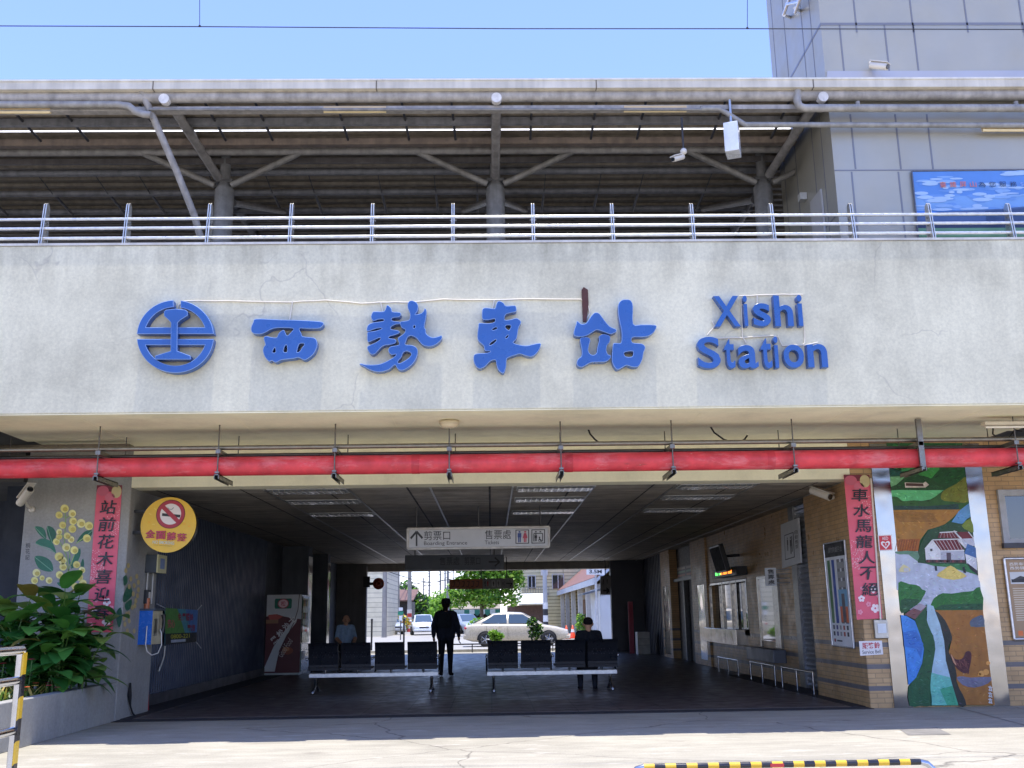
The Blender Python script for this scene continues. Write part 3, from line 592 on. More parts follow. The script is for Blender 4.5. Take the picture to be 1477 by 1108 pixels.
def cable(name,label,lines,r,y,mat='plastic',col=WC):
    mb=MB(col); pts0=PY(*lines[0][0],y)
    for l in lines:
        P=[PY(a,b,y) for a,b in l]; fine=[]
        for i in range(len(P)-1):
            for j in range(3): fine.append(P[i].lerp(P[i+1],j/3)+V((0,0,random.uniform(-.004,.004))))
        fine.append(P[-1]); mb.tube(fine,r,6)
    o=obj(name,mb,M[mat]); return tag(o,label,'cable')
cable('cable','thin cream cable strung along the wall above the blue brush characters',[[(257,447),(258,440),(266,434),(330,434),(420,436),(470,433),(520,438),(560,436),(590,436),(640,432),(710,433),(770,431),(838,432),(848,440),(851,452),(845,461)],[(422,435),(418,461)],[(549,436),(552,450)],[(713,433),(711,445)]],.008,FY-.015)
cable('cable','thin cream cable looping round the blue English letters',[[(1066,427),(1092,426),(1130,425),(1158,425)],[(1092,426),(1092,438)],[(1027,464),(1031,470),(1020,484)],[(1069,430),(1071,487)],[(1034,488),(1070,487),(1115,484),(1122,486)],[(1072,487),(1076,495)],[(1160,470),(1161,495),(1157,499)],[(1122,484),(1128,499),(1160,498),(1180,494)]],.008,FY-.02)
x=PY(843,420,FY).x; mb=MB((82,44,38)); mb.prism([PY(839,418,FY-.03),PY(842,414,FY-.03),PY(848,418,FY-.03),PY(849,440,FY-.03),PY(846,464,FY-.03),PY(841,464,FY-.03)],(0,.03,0)); tag(obj('rusty_bracket',mb,M['wood'],None),'rusty brown flat iron strip on the wall above the tent-shaped character','bracket')
# ================================================================== RED PIPE AND CONDUITS UNDER THE SOFFIT
PYY,PZZ=12.65,PY(740,668,12.65).z
RP=thing('sprinkler_pipe','thick red pipe hanging across the whole front under the soffit','pipe',(0,PYY,PZZ))
mb=MB((220,66,76)); mb.tube([(-9,PYY,PZZ),(9.4,PYY,PZZ)],.122,20); obj('pipe',mb,M['redpipe'],RP)
for px in (600,820,1110): x=PY(px,668,PYY).x; obj('pipe_coupling',MB((200,52,64)).tube([(x-.05,PYY,PZZ),(x+.05,PYY,PZZ)],.126,20),M['redpipe'],RP)
HG=(128,126,122)
for i,px in enumerate((-40,139,313,482,648,810,972,1148,1333,1472)):
    x=PY(px,690,PYY-.16).x; mb=MB(HG); zb_=PZZ-.125
    mb.box((x-.03,PYY-.2,zb_-.06),(x-.022,PYY+.5,zb_)).box((x-.03,PYY-.2,zb_-.012),(x+.03,PYY+.5,zb_-.001)).box((x+.022,PYY-.2,zb_-.06),(x+.03,PYY+.5,zb_))
    obj('bracket',mb,M['steel'],RP)
    if i==8: mb=MB(HG).box((x-.035,PYY-.18,zb_-.04),(x+.035,PYY-.172,SZ+.0)).box((x-.035,PYY-.172,zb_),(x-.028,PYY-.14,SZ)).box((x+.028,PYY-.172,zb_),(x+.035,PYY-.14,SZ))
    else: mb=MB((112,108,102)).tube([(x,PYY-.16,zb_),(x,PYY-.16,SZ+.02)],.009,6)
    obj('hanger_rod',mb,M['steel'],RP)
    obj('hanger_rod',MB((100,98,94)).tube([(x+.05,13.28,3.2),(x+.05,13.28,SZ+.02)],.007,6),M['steel'],RP)
    obj('clamp',MB(HG).box((x-.03,PYY-.18,PZZ+.14),(x+.03,PYY+.35,PZZ+.19)).box((x-.026,PYY-.185,PZZ-.11),(x+.026,PYY-.13,PZZ-.09)),M['steel'],RP)
for dz,dy,r,lab,c in ((.235,-.02,.03,'upper thin grey conduit running along the top of the red pipe',(140,136,126)),(.17,.2,.026,'lower dark conduit running close behind the red pipe',(92,90,88))):
    tag(obj('conduit',MB(c).tube([(-9,PYY+dy,PZZ+dz),(9.4,PYY+dy,PZZ+dz)],r,10),M['steel']),lab,'conduit')
a=PY(0,645,13.6); b=PY(188,645,13.6); tag(obj('cable_tray',MB((120,112,98)).box((a.x-1.5,13.55,a.z-.03),(b.x,13.75,a.z+.02)),M['steel'],None,.005),'short brownish cable tray fixed above the grey pier','cable tray')
def hcable(lab,pts,y,c=(45,42,40),r=.012): tag(obj('cable',MB(c).tube(pxs(pts,y),r,6),M['rubber']),lab,'cable')
hcable('short dark cable hanging from the soffit right of the dome light',[(848,618),(851,626),(858,634),(866,640)],13.1)
hcable('dark cable with a sagging loop between the red pipe hangers',[(1024,614),(1030,624),(1044,634),(1062,640),(1074,634),(1078,628)],13.0)
hcable('dark cable looping out of the lamp at the right end of the soffit',[(1433,610),(1432,626),(1440,634),(1450,636),(1464,620),(1474,622)],12.9)
p=PZ(648,609,SZ); ld=thing('dome_light','round flat cream lamp on the soffit above the red pipe','lamp',(p.x,p.y,SZ)); obj('lamp_base',MB((205,190,160)).lathe([(0,-.0),(.125,0),(.128,-.035),(.115,-.05)],(p.x,p.y,SZ+.012),n=24),M['plastic'],ld); obj('lamp_shade',MB((225,212,180)).lathe([(.112,-.051),(.1,-.07),(.05,-.085),(0,-.088)],(p.x,p.y,SZ+.012),n=24),M['gloss'],ld)
a=PZ(1418,614,SZ-.1); ft=thing('batten_light','cream batten lamp hanging at the right end of the soffit','lamp',a); obj('lamp_body',MB((205,196,176)).box((a.x,a.y-.06,a.z),(a.x+1.2,a.y+.06,a.z+.04)),M['plastic'],ft); obj('lamp_tube',MB((235,230,215)).tube([(a.x+.03,a.y,a.z-.02),(a.x+1.17,a.y,a.z-.02)],.016,8),M['plastic'],ft)
# ================================================================== PAINTED PIER (flowers are paint on the pier), couplets, mural
pier=[o for o in B.children if o.name=='pier'][0]
Z6=lambda pts: [(a/6.924, 690+b/6.924) for a,b in pts]
def pline(mb, pts, wd, y, col):
    P=[PY(a,b,y) for a,b in pts]
    for p,q in zip(P,P[1:]):
        d=(q-p).normalized(); n=V((-d.z,0,d.x))*wd/2; mb.poly([p+n,q+n,q-n,p-n],col)
def pflat(mb, pts, y, col): mb.poly([PY(a,b,y) for a,b in pts],col)
_br=random.Random(11)
def inside(x,y,P):
    c=False; j=len(P)-1
    for i in range(len(P)):
        if (P[i][1]>y)!=(P[j][1]>y) and x<(P[j][0]-P[i][0])*(y-P[i][1])/(P[j][1]-P[i][1])+P[i][0]: c=not c
        j=i
    return c
def brushed_patch(mb, pts, k, col):
    pflat(mb,pts,ym(k),col); xs=[p[0] for p in pts]; ys=[p[1] for p in pts]; x0,x1,y0,y1=min(xs),max(xs),min(ys),max(ys); A=(x1-x0)*(y1-y0)
    if A<250: return
    tilt=_br.uniform(-.5,.5)
    for i in range(int(min(260,A*.11))):
        x,y=_br.uniform(x0,x1),_br.uniform(y0,y1); L=_br.uniform(1.2,4.5); wd=_br.uniform(.35,1.0); an=tilt+_br.gauss(0,.5); dx,dy=math.cos(an)*L,math.sin(an)*L
        if not(inside(x-dx,y-dy,pts) and inside(x+dx,y+dy,pts) and inside(x,y,pts)): continue
        q=_br.gauss(0,15); c=tuple(int(max(0,min(255,v+q+_br.gauss(0,6)))) for v in col); nx,ny=-math.sin(an)*wd,math.cos(an)*wd
        mb.poly([PY(a,b,ym(k+.1+.8*((i*0.618)%1))) for a,b in ((x-dx,y-dy),(x+nx,y+ny),(x+dx,y+dy),(x-nx,y-ny))],c)
mb=MB(); yl=lambda k: D-.0018*k
for i,lf in enumerate(([(345,485),(420,490),(455,540),(460,605),(400,570)],[(470,480),(530,495),(560,560),(520,640),(475,570)],[(355,650),(420,600),(510,630),(550,700),(555,750),(500,700)],[(345,785),(430,780),(510,830),(530,920),(460,930),(380,890)],[(920,520),(850,530),(790,590),(770,640),(830,620),(900,590)],[(700,660),(690,760),(690,850),(740,900),(700,830)],[(760,740),(800,700),(800,780),(740,880),(710,900),(730,800)],[(830,800),(840,870),(815,900),(808,850)],[(570,1040),(600,1080),(680,1100),(650,1050)])):
    pflat(mb,sm(6.924,0,690,lf,3),yl(1),[(40,112,84),(32,98,72),(46,120,92)][i%3]); 
for a,b in (((345,485),(455,600)),((470,480),(520,640)),((355,650),(550,740)),((345,785),(520,925)),((920,525),(775,640))): pline(mb,Z6([a,b]),.008,yl(2),(120,175,140))
for l in ([(655,1090),(665,960),(740,770)],[(640,700),(655,420),(650,330)],[(690,960),(660,760),(600,640)],[(780,500),(820,480)],[(760,650),(830,600)],[(700,800),(690,720)],[(650,600),(590,540)],[(760,990),(800,900)],[(655,400),(700,370)],[(640,390),(600,370)]): pline(mb,Z6(l),.014,yl(3),(150,178,110))
for i,(a,b,r) in enumerate(((645,303,42),(590,367,36),(722,352,38),(730,428,38),(625,468,36),(810,450,44),(888,475,42),(722,505,40),(592,535,30),(670,575,34),(590,585,30),(710,610,34),(563,632,34),(868,600,40),(662,690,42),(742,718,40),(590,783,44),(625,820,40),(630,885,38),(765,862,36),(818,918,34),(595,965,38),(795,988,36),(690,1005,38),(828,1050,38),(750,1080,36),(365,945,40),(345,1020,36),(880,1090,30),(490,1020,34),(420,995,26))):
    c=[(240,230,140),(230,218,124),(244,236,160)][i%3]; P=Z6([(a+r*math.cos(t*.42),b+r*math.sin(t*.42)) for t in range(15)]); pflat(mb,P,yl(4),c)
    P=Z6([(a+r*.15+r*.6*math.cos(t*.63),b+r*.15+r*.55*math.sin(t*.63)) for t in range(10)]); pflat(mb,P,yl(5),(206,188,92))
bd=pxboard(D,(37,783),(44,783),(43,808),(36,808)); 
for k,cc in enumerate('桐花記'): bd.text(mb,cc,.05,.02+k*.34,.95,.3+k*.34,(60,62,66),2)
obj('painted_flowers',mb,M['mural'],pier)
# flowers on the pier's inner side
mb=MB(); XI=-5.08+.002
def sflat(pts,k,col): mb.poly([PX(a,b,-5.08+.0018*k) for a,b in pts],col)
sf=lambda pts: [(200/ -1,0)] 
Q4=lambda pts:[(a/4.133,840+b/4.133) for a,b in pts]
for lf in ([(735,80),(770,10),(790,60),(775,95),(740,120)],[(745,130),(785,100),(780,150),(755,170)],[(692,190),(720,150),(728,220),(708,270)],[(735,-30),(755,-40),(760,0),(740,20)]): sflat(smooth_closed(Q4(lf),3),1,(38,104,76))
for a,b in ((770,25),(800,20),(825,45),(795,70),(820,80),(790,150),(755,190),(770,230),(745,250),(760,290),(800,290),(740,215),(768,185),(810,110),(805,140),(780,-20),(815,-35),(750,-70),(765,-100),(825,0)): sflat([(p,q) for p,q in Q4([(a+9*math.cos(t),b+16*math.sin(t)) for t in [k*.63 for k in range(10)]])],2,(196,176,116))
obj('painted_flowers',mb,M['mural'],pier)
def couplet(label, tl,tr,br,bl, chars, y, cells, shift):
    t=thing('couplet_banner',label,'banner',(PY(*tl,y).x,D,PY(*bl,y).z),'pink couplet banners')
    bd=pxboard(y,tl,tr,br,bl,.0018); mb=MB((222,92,112)); 
    mb.prism([bd.at(u,v) for u,v in ((0,0),(1,0),(1,1),(0,1))],(0,.006,0))
    rnd=random.Random(len(label))
    bd.rect(mb,0,0,1,.045,(120,40,56)); bd.circ(mb,.25,.04,.24,.035,(205,100,120),2); bd.circ(mb,.8,.045,.2,.045,(206,190,140),2); bd.circ(mb,.55,.085,.2,.03,(214,110,130),2)
    for (cu,cv,s) in ((.72,.21,.5),(.85,.3,.35),(.2,.5,.45),(.3,.57,.4),(.12,.62,.3)):
        for _ in range(70): u=cu+rnd.uniform(-s,s)*.55; v=cv+rnd.uniform(-s,s)*.12; 
        for _ in range(46):
            u=min(.96,max(.02,cu+rnd.uniform(-s,s)*.55)); v=cv+rnd.uniform(-s,s)*.13; q=rnd.uniform(.012,.03); bd.rect(mb,u,v,u+q*1.1,v+q*.18,(240,190,196),2)
    for cu,cv,s in ((.25,.86,.13),(.72,.8,.15),(.5,.9,.1),(.15,.95,.1),(.75,.93,.17),(.9,.84,.1),(.3,.79,.07)):
        c=(244,226,226) if s>.12 else (240,150,168)
        for k in range(5):
            an=k*1.257+cu*9; bd.circ(mb,cu+s*.62*math.cos(an),cv+s*.62*math.sin(an)*.17,s*.42,s*.42*.19,c,3,10)
        bd.circ(mb,cu,cv,s*.2,s*.04,(214,80,100),4,8)
    for k,c in enumerate(chars):
        v0=cells[0]+k*cells[1]; bd.text(mb,c,.2+shift*k/6,v0,.86+shift*k/6,v0+cells[1]*.82,(26,30,42),9,.012,.1)
    obj('banner_sheet',mb,M['print'],t)
couplet('pink vertical couplet banner on the grey pier beside the painted yellow flowers',(140,700),(176,700),(162,912),(124,912),'站前花木喜迎春',D-.01,(.105,.119),.0)
couplet('pink vertical couplet banner on the tan tiled wall left of the mural',(1217,685),(1254,685),(1273,892),(1236,894),'車水馬龍人不絕',D-.03,(.1,.109),.06)
# ------------------------------------------------ the mural
MU=thing('wall_mural','tall painted mural of green hills, white farmhouse, stream and a hen','mural',(PY(1345,1018,D).x,D,0))
mb=MB((34,92,44)); ym=lambda k: D-.006-.0016*k
A_=lambda pts,k=3:[tuple(p) for p in smooth_closed([(1270+a/6.156,670+b/6.156) for a,b in pts],k)]
A0=lambda pts:[(1270+a/6.156,670+b/6.156) for a,b in pts]
B_=lambda pts,k=3:[tuple(p) for p in smooth_closed([(1270+a/5.831,840+b/5.831) for a,b in pts],k)]
B0=lambda pts:[(1270+a/5.831,840+b/5.831) for a,b in pts]
q=[PY(*p,ym(0)) for p in ((1276.5,640),(1388,640),(1433.5,1017.5),(1312,1018.5))]; mb.prism(q,(0,.006,0),(34,92,44))
for pts,k,c in ((A0([(45,-190),(740,-190),(760,40),(50,40)]),1,(30,96,50)),(A_([(120,-180),(330,-60),(420,30),(200,60),(60,0)]),2,(52,140,70)),
 (A0([(50,30),(190,30),(190,100),(55,105)]),2,(22,86,70)),(A_([(330,30),(520,25),(480,90),(440,125),(350,100)]),3,(58,150,66)),(A0([(520,25),(752,25),(775,220),(590,205),(450,130)]),2,(20,82,34)),
 (A0([(55,110),(220,105),(150,180),(110,222),(66,222)]),3,(120,184,128)),(A_([(75,222),(140,180),(210,125),(300,95),(420,112),(500,160),(600,205),(560,228)]),4,(26,78,34)),
 (A_([(70,232),(300,228),(580,228),(530,285),(380,322),(200,328),(80,295)],2),3,(98,196,128)),(A_([(75,295),(150,290),(200,325),(300,318),(400,325),(480,290),(560,230),(650,180),(768,110),(790,335),(700,405),(88,405)]),5,(42,92,38)),
 (A_([(560,235),(680,170),(768,115),(788,325),(640,330),(540,310)]),6,(116,122,34)),(A0([(84,365),(400,372),(690,350),(700,403),(89,404)]),6,(24,66,60)),
 (A0([(90,405),(715,400),(640,475),(560,540),(420,580),(345,680),(332,770),(132,772)]),7,(170,118,44)),(A0([(122,665),(352,660),(334,770),(134,772)]),8,(166,92,28)),
 (A0([(695,415),(790,340),(805,470),(720,530),(630,512)]),8,(96,154,204)),(A_([(328,872),(345,740),(380,660),(430,590),(560,535),(640,512),(730,528),(800,465),(832,700),(868,985),(760,900),(400,880)],2),9,(34,74,40)),
 (A_([(720,545),(800,480),(828,600),(780,590)],2),10,(120,140,50)),
 (A0([(130,772),(332,770),(330,872),(405,882),(600,905),(780,905),(866,985),(890,1115),(144,1115)]),10,(192,198,212)),(A_([(130,775),(330,772),(328,860),(250,800),(170,800)],2),11,(100,140,112)),
 (A0([(400,880),(765,885),(868,985),(790,960),(600,912),(470,900)]),12,(56,124,70)),
 (A0([(650,590),(720,660),(748,740),(690,680)]),13,(226,226,228)),(A0([(720,655),(826,655),(840,720),(748,745)]),12,(200,200,210)),(A0([(525,605),(650,598),(705,660),(508,652)]),13,(112,38,44)),(A0([(680,600),(780,598),(826,655),(715,660)]),14,(112,36,44)),
 (A0([(395,748),(460,672),(532,765),(536,872),(405,866)]),14,(228,228,230)),(A0([(532,766),(742,762),(752,872),(536,872)]),14,(188,190,202)),(A0([(585,785),(625,782),(628,868),(590,868)]),15,(88,74,84)),(A0([(405,846),(752,848),(752,873),(405,869)]),15,(74,42,44)),
 (A0([(462,670),(682,663),(744,762),(532,768)]),15,(114,36,44)),(A0([(772,703),(846,740),(852,832),(745,792)]),15,(70,112,166)),(A0([(750,792),(852,832),(860,950),(765,880)]),15,(218,218,224)),(A0([(765,870),(862,945),(866,985),(800,930)]),16,(46,44,50)),
 (A_([(498,990),(560,935),(622,898),(690,942),(765,992),(650,1025)],2),13,(232,206,112)),(A_([(165,935),(205,888),(262,925),(255,952),(172,955)],2),13,(228,216,160)),(A0([(205,920),(250,918),(256,950),(210,952)]),14,(206,206,206)),
 (A0([(215,160),(380,165),(400,152),(430,180),(400,205),(220,206)]),6,(220,206,192)),(A0([(225,165),(378,170),(385,195),(225,190)]),7,(84,52,46)),
 (A0([(480,900),(500,902),(505,945),(486,945)]),14,(40,44,56)),(A0([(726,912),(745,906),(762,965),(738,962)]),14,(40,40,50)),(A0([(440,750),(462,748),(462,768),(442,770)]),16,(70,70,76))): brushed_patch(mb,pts,k,c)
for i in range(7): pline(mb,A0([(490+i*32,675-i),(548+i*30,762)]),.008,ym(16),(206,190,190))
for i in range(5): pline(mb,A0([(545+i*22,604),(530+i*34,652)]),.006,ym(15),(196,170,170))
for l in ([(462,670),(682,663)],[(395,750),(460,672)],[(532,768),(744,762)],[(460,672),(532,768)],[(650,590),(680,600)],[(650,590),(720,660)],[(525,605),(650,598)],[(780,598),(826,655)]): pline(mb,A0(l),.014,ym(17),(236,236,236))
for i in range(8): pline(mb,A0([(110+i*8,430+i*11),(260+i*20,420+i*12),(470+i*6,440+i*10)]),.006,ym(8),(116,78,30))
for i in range(9): pline(mb,A0([(150+i*22,668),(128+i*22,768)]),.008,ym(9),(124,66,20))
for i in range(9): pflat(mb,A0([(420+i*36,850),(438+i*36,850),(438+i*36,870),(420+i*36,870)]),ym(16),(40,24,28) if i%2 else (120,60,60))
for pts,k,c in ((B0([(150,-10),(836,-10),(845,70),(700,95),(560,130),(450,240),(300,240),(170,220)]),11,(192,198,212)),
 (B_([(150,5),(200,0),(240,15),(290,20),(330,35),(350,60),(382,75),(355,130),(335,165),(280,205),(180,262),(160,180)],2),12,(44,116,48)),(B_([(170,150),(260,140),(330,150),(280,205),(180,262)],2),13,(30,84,44)),
 (B_([(435,225),(440,150),(470,120),(520,92),(600,95),(700,80),(780,72),(835,40),(862,232),(640,236)],2),12,(40,112,42)),(B0([(440,228),(520,190),(700,180),(860,180),(862,234)]),13,(26,84,46)),
 (B0([(456,235),(862,233),(880,400),(930,800),(962,1032),(715,1032),(640,830),(600,700),(570,600),(596,500),(560,350)]),14,(168,108,38)),
 (B_([(457,238),(520,290),(560,350),(598,440),(600,490),(575,530),(575,590),(620,690),(642,780),(640,850),(690,940),(722,1032),(650,1032),(600,850),(545,650),(535,480),(490,350)],2),15,(42,44,34)),
 (B0([(395,185),(445,200),(458,240),(500,350),(535,490),(550,660),(600,850),(655,1034),(425,1034),(420,860),(438,700),(462,560),(445,450),(388,350)]),16,(176,204,214)),(B0([(428,760),(585,800),(655,1034),(425,1034),(420,860)]),17,(112,194,172)),(B0([(500,900),(605,870),(655,1034),(560,1034)]),18,(70,170,126)),
 (B_([(290,312),(340,240),(390,185),(384,300),(420,400),(456,500),(456,600),(432,740),(418,880),(432,1034),(340,1038),(246,1040),(236,880),(300,800),(350,680),(366,560),(332,440)],2),17,(32,88,48)),
 (B0([(170,275),(215,282),(290,325),(332,440),(366,560),(350,680),(300,800),(236,865),(205,560)]),18,(72,142,218)),(B0([(190,420),(300,400),(360,520),(340,640),(300,560),(200,540)]),19,(58,118,196)),
 (B0([(200,270),(330,180),(388,200),(290,312)]),19,(126,82,82)),(B0([(270,215),(330,178),(388,200),(340,240)]),20,(176,160,168)),
 (B_([(750,345),(770,310),(820,285),(862,280),(874,360),(800,378)],2),16,(92,102,118)),(B0([(750,350),(875,350),(878,374),(760,374)]),15,(98,120,118)),
 (B_([(585,595),(620,640),(660,650),(695,635),(715,590),(742,578),(765,600),(758,680),(735,755),(700,765),(650,730),(612,680)],2),17,(84,30,36)),(B0([(700,740),(712,740),(704,778),(692,778)]),16,(190,140,90)),(B0([(735,735),(748,735),(742,770),(730,770)]),16,(84,30,36)),(B_([(590,600),(620,650),(640,700),(612,670)],2),18,(206,150,110)),
 (B_([(640,800),(700,792),(760,802),(930,796),(905,850),(790,886),(690,862)],2),15,(122,118,136))): brushed_patch(mb,pts,k,c)
for a,b,r in ((850,768,26),(888,755,26),(905,680,18),(832,775,14)): pflat(mb,B0([(a+r*math.cos(t*.5),b+r*math.sin(t*.5)) for t in range(13)]),ym(18),(236,164,78))
for i in range(9): pline(mb,B0([(620+i*14,650+(i%3)*14),(640+i*13,690+(i%4)*12)]),.008,ym(19),(140,80,70))
for k in range(3):
    for l in ([(905,880+k*52),(940,885+k*52)],[(922,870+k*52),(918,915+k*52)],[(908,905+k*52),(938,912+k*52)],[(930,890+k*52),(938,918+k*52)]): pline(mb,B0(l),.012,ym(18),(232,228,220))
obj('mural_panel',mb,M['mural'],MU)
# ------------------------------------------------ small signs on the right-hand front
def flat_sign(name,label,cat,bd,base,draw,thick=.012,mat='print',frame=None):
    c=(bd.q[2]+bd.q[3])/2; t=thing(name,label,cat,c); mb=MB(base); mb.prism([bd.at(*p) for p in ((0,0),(1,0),(1,1),(0,1))],bd.n*-thick); draw(bd,mb); obj('sign_face',mb,M[mat],t)
    if frame:
        f=MB(frame[1]); e=frame[0]
        for a,b_ in (((0,0),(1,0)),((1,0),(1,1)),((1,1),(0,1)),((0,1),(0,0))): f.tube([bd.at(*a,2),bd.at(*b_,2)],e,4)
        obj('frame',f,M['steel'],t)
    return t
def d_aed(bd,mb):
    bd.rect(mb,.07,.06,.93,.94,(206,52,62)); bd.text(mb,'AED',.28,.12,.72,.32,(245,240,240)); 
    h=[(.5,.9),(.2,.62),(.17,.48),(.27,.4),(.4,.42),(.5,.5),(.6,.42),(.73,.4),(.83,.48),(.8,.62)]; bd.poly(mb,h,(245,240,240),2); bd.poly(mb,[(.5,.8),(.3,.6),(.3,.5),(.42,.5),(.5,.57),(.58,.5),(.7,.5),(.7,.6)],(206,52,62),3); bd.poly(mb,[(.52,.5),(.44,.64),(.5,.64),(.46,.76),(.57,.6),(.51,.6)],(245,240,240),4)
flat_sign('aed_sign','small red AED sign with a white heart on the left steel panel','sign',pxboard(D-.032,(1266,772),(1286,771),(1288,794),(1268,795)),(236,228,226),d_aed,.008)
def d_bell(bd,mb): bd.text(mb,'服務鈴',.12,.1,.9,.56,(196,60,70),1,.02); bd.text(mb,'Service Bell',.1,.64,.9,.9,(60,60,64),1)
flat_sign('service_bell_sign','small white service bell sign on the tan tiles under the right couplet','sign',pxboard(D-.012,(1239,925),(1272,924),(1274,944),(1241,946)),(236,230,226),d_bell,.008)
q0=PY(1263,921,D-.06); q1=PY(1280,894,D-.06); t=thing('call_button','small grey steel call button box beside the left steel panel','call box',(q0.x,D,q0.z)); obj('box',MB((176,174,168)).box((q0.x,D-.06,q0.z),(q1.x,D-.001,q1.z)),M['steel'],t,.006); obj('button_plate',MB((214,220,224)).box((q0.x+.04,D-.068,q0.z+.07),(q1.x-.03,D-.061,q1.z-.05)),M['gloss'],t); obj('conduit',MB((226,214,200)).tube([(q0.x+.1,D-.045,q1.z),(PY(1256,690,D-.04).x,D-.045,PY(1256,690,D-.04).z)],.014,6),M['plastic'],t)
def d_hist(bd,mb):
    bd.text(mb,'西勢車站',.1,.05,.5,.09,(240,236,228)); bd.text(mb,'西勢驛',.1,.1,.42,.14,(240,236,228)); bd.rect(mb,.08,.17,1,.32,(206,206,204)); bd.rect(mb,.1,.26,.98,.3,(40,40,44),2); bd.poly(mb,[(.15,.26),(.3,.22),(.5,.25),(.7,.21),(.9,.26)],(60,60,62),2)
    for k in range(15): bd.rect(mb,.1,.37+k*.028,.95,.383+k*.028,(206,192,168))
    bd.rect(mb,.1,.9,.2,.96,(230,120,60)); bd.rect(mb,.24,.92,.6,.94,(235,230,222))
flat_sign('history_board','brown framed notice board with a black and white photograph, right of the mural','notice board',pxboard(D-.03,(1448,806),(1514,805),(1532,920),(1463,922)),(168,138,104),d_hist,.02,frame=(.022,(220,220,222)))
def d_post(bd,mb):
    bd.rect(mb,0,0,1,.14,(30,30,34)); bd.text(mb,'請勿跨越月台',.2,.045,.85,.1,(150,150,152),2)
    for u,c in ((.1,(70,120,70)),(.3,(50,80,160)),(.55,(110,110,112)),(.75,(96,96,100))): bd.rect(mb,u,.17,u+.13,.78,c)
    for v in range(4): bd.rect(mb,.55,.2+v*.09,.9,.26+v*.09,(150,150,150),2)
    bd.rect(mb,.52,.46,.92,.62,(120,170,200),3); bd.rect(mb,.55,.62,.9,.77,(214,110,70),3); bd.rect(mb,.66,.5,.8,.77,(90,90,100),4)
    for r_ in range(2):
        for k in range(5): bd.rect(mb,.12+k*.16,.8+r_*.06,.2+k*.16,.84+r_*.06,[(50,50,60),(60,60,130),(150,150,150),(170,80,70)][k%4])
    bd.rect(mb,.12,.93,.2,.96,(150,40,60)); bd.rect(mb,.25,.94,.5,.955,(90,90,90))
XS=5.19
flat_sign('safety_poster','tall white safety poster with a black heading on the tiled side wall','poster',xb(XS-.02,(1188,785),(1218,779),(1232,935),(1201,931)),(226,228,230),d_post,.015,frame=(.012,(230,230,232)))
# landscape billboard on the tower
def d_bill(bd,mb):
    bd.rect(mb,0,0,1,.35,(88,138,206)); bd.rect(mb,0,.35,1,.55,(118,162,214))
    rb_=random.Random(4)
    for a,b,ra,rb in ((.1,.14,.1,.06),(.16,.26,.16,.07),(.08,.42,.08,.1),(.22,.5,.2,.05),(.36,.37,.2,.05),(.42,.24,.12,.04),(.46,.05,.05,.02),(.85,.24,.06,.05),(.7,.45,.06,.02),(.95,.2,.05,.04)):
        for k in range(16): bd.circ(mb,min(.97,max(.03,a+rb_.gauss(0,ra*.5))),max(.03,b+rb_.gauss(0,rb*.55)),rb_.uniform(.012,.045),rb_.uniform(.008,.026),[(104,150,212),(134,172,220),(166,194,228)][k%3],2+(k%3)*.5+k*.02+a*.3,12)
    bd.poly(mb,[(0,.62),(.1,.57),(.25,.55),(.38,.53),(.45,.51),(.56,.48),(.7,.5),(.82,.53),(.9,.52),(1,.55),(1,.7),(0,.7)],(72,98,142),3); bd.poly(mb,[(.3,.56),(.5,.52),(.58,.5),(.75,.54),(.9,.58),(1,.6),(1,.72),(.3,.72)],(52,76,114),4)
    bd.rect(mb,0,.7,1,.76,(150,150,168),5); bd.rect(mb,0,.74,1,.79,(46,58,92),6); bd.rect(mb,0,.79,1,1,(112,160,126),5); bd.rect(mb,0,.9,1,1,(92,136,96),6)
    for k,c in enumerate('臺鐵屏山'): bd.text(mb,c,.115+k*.044,.16,.143+k*.044,.235,(222,120,70),7)
    for k,c in enumerate('為您服務'): bd.text(mb,c,.285+k*.046,.165,.315+k*.046,.235,(42,54,84),7)
    bd.text(mb,'Service',.47,.18,.55,.23,(150,176,226),7)
flat_sign('landscape_poster','large landscape poster of blue sky and mountains on the grey tower','poster',pxboard(TY-.03,(1315,247),(1640,243),(1660,351),(1326,352)),(62,124,212),d_bill,.02,frame=(.01,(120,120,126)))
# ================================================================== HANGING SIGNS IN THE HALL
def hang_sign(name,label,y,tl,tr,br,bl,base,draw,rods,frame,dep=.1,col=(90,90,90)):
    bd=pxboard(y,tl,tr,br,bl,.002); c=(bd.q[2]+bd.q[3])/2; t=thing(name,label,'hanging sign',c)
    mb=MB(base); mb.prism([bd.at(*p) for p in ((0,0),(1,0),(1,1),(0,1))],(0,dep,0)); draw(bd,mb); obj('sign_face',mb,M['print'],t)
    if frame:
        f=MB(frame)
        for a,b in (((0,0),(1,0)),((1,0),(1,1)),((1,1),(0,1)),((0,1),(0,0))): f.tube([bd.at(*a,3),bd.at(*b,3)],.022,6)
        obj('frame',f,M['paint'],t)
    for u in rods:
        p=bd.at(u,0)+V((0,dep/2,0)); obj('hanger_rod',MB(col).tube([p,V((p.x,p.y,CZ+.001))],.014,6),M['paint'],t)
    return t
def arrow(bd,mb,u,v,w,h,col,right=False):
    if right:
        bd.line(mb,[(u-w,v),(u+w*.85,v)],.012,.1,col); bd.line(mb,[(u+w*.1,v-h),(u+w,v+.01),(u+w*.1,v+h)],.012,.12,col)
    else:
        bd.line(mb,[(u,v-h*.8),(u,v+h)],.012,.1,col); bd.line(mb,[(u-w,v-h*.05),(u,v-h),(u+w,v-h*.05)],.013,.12,col)
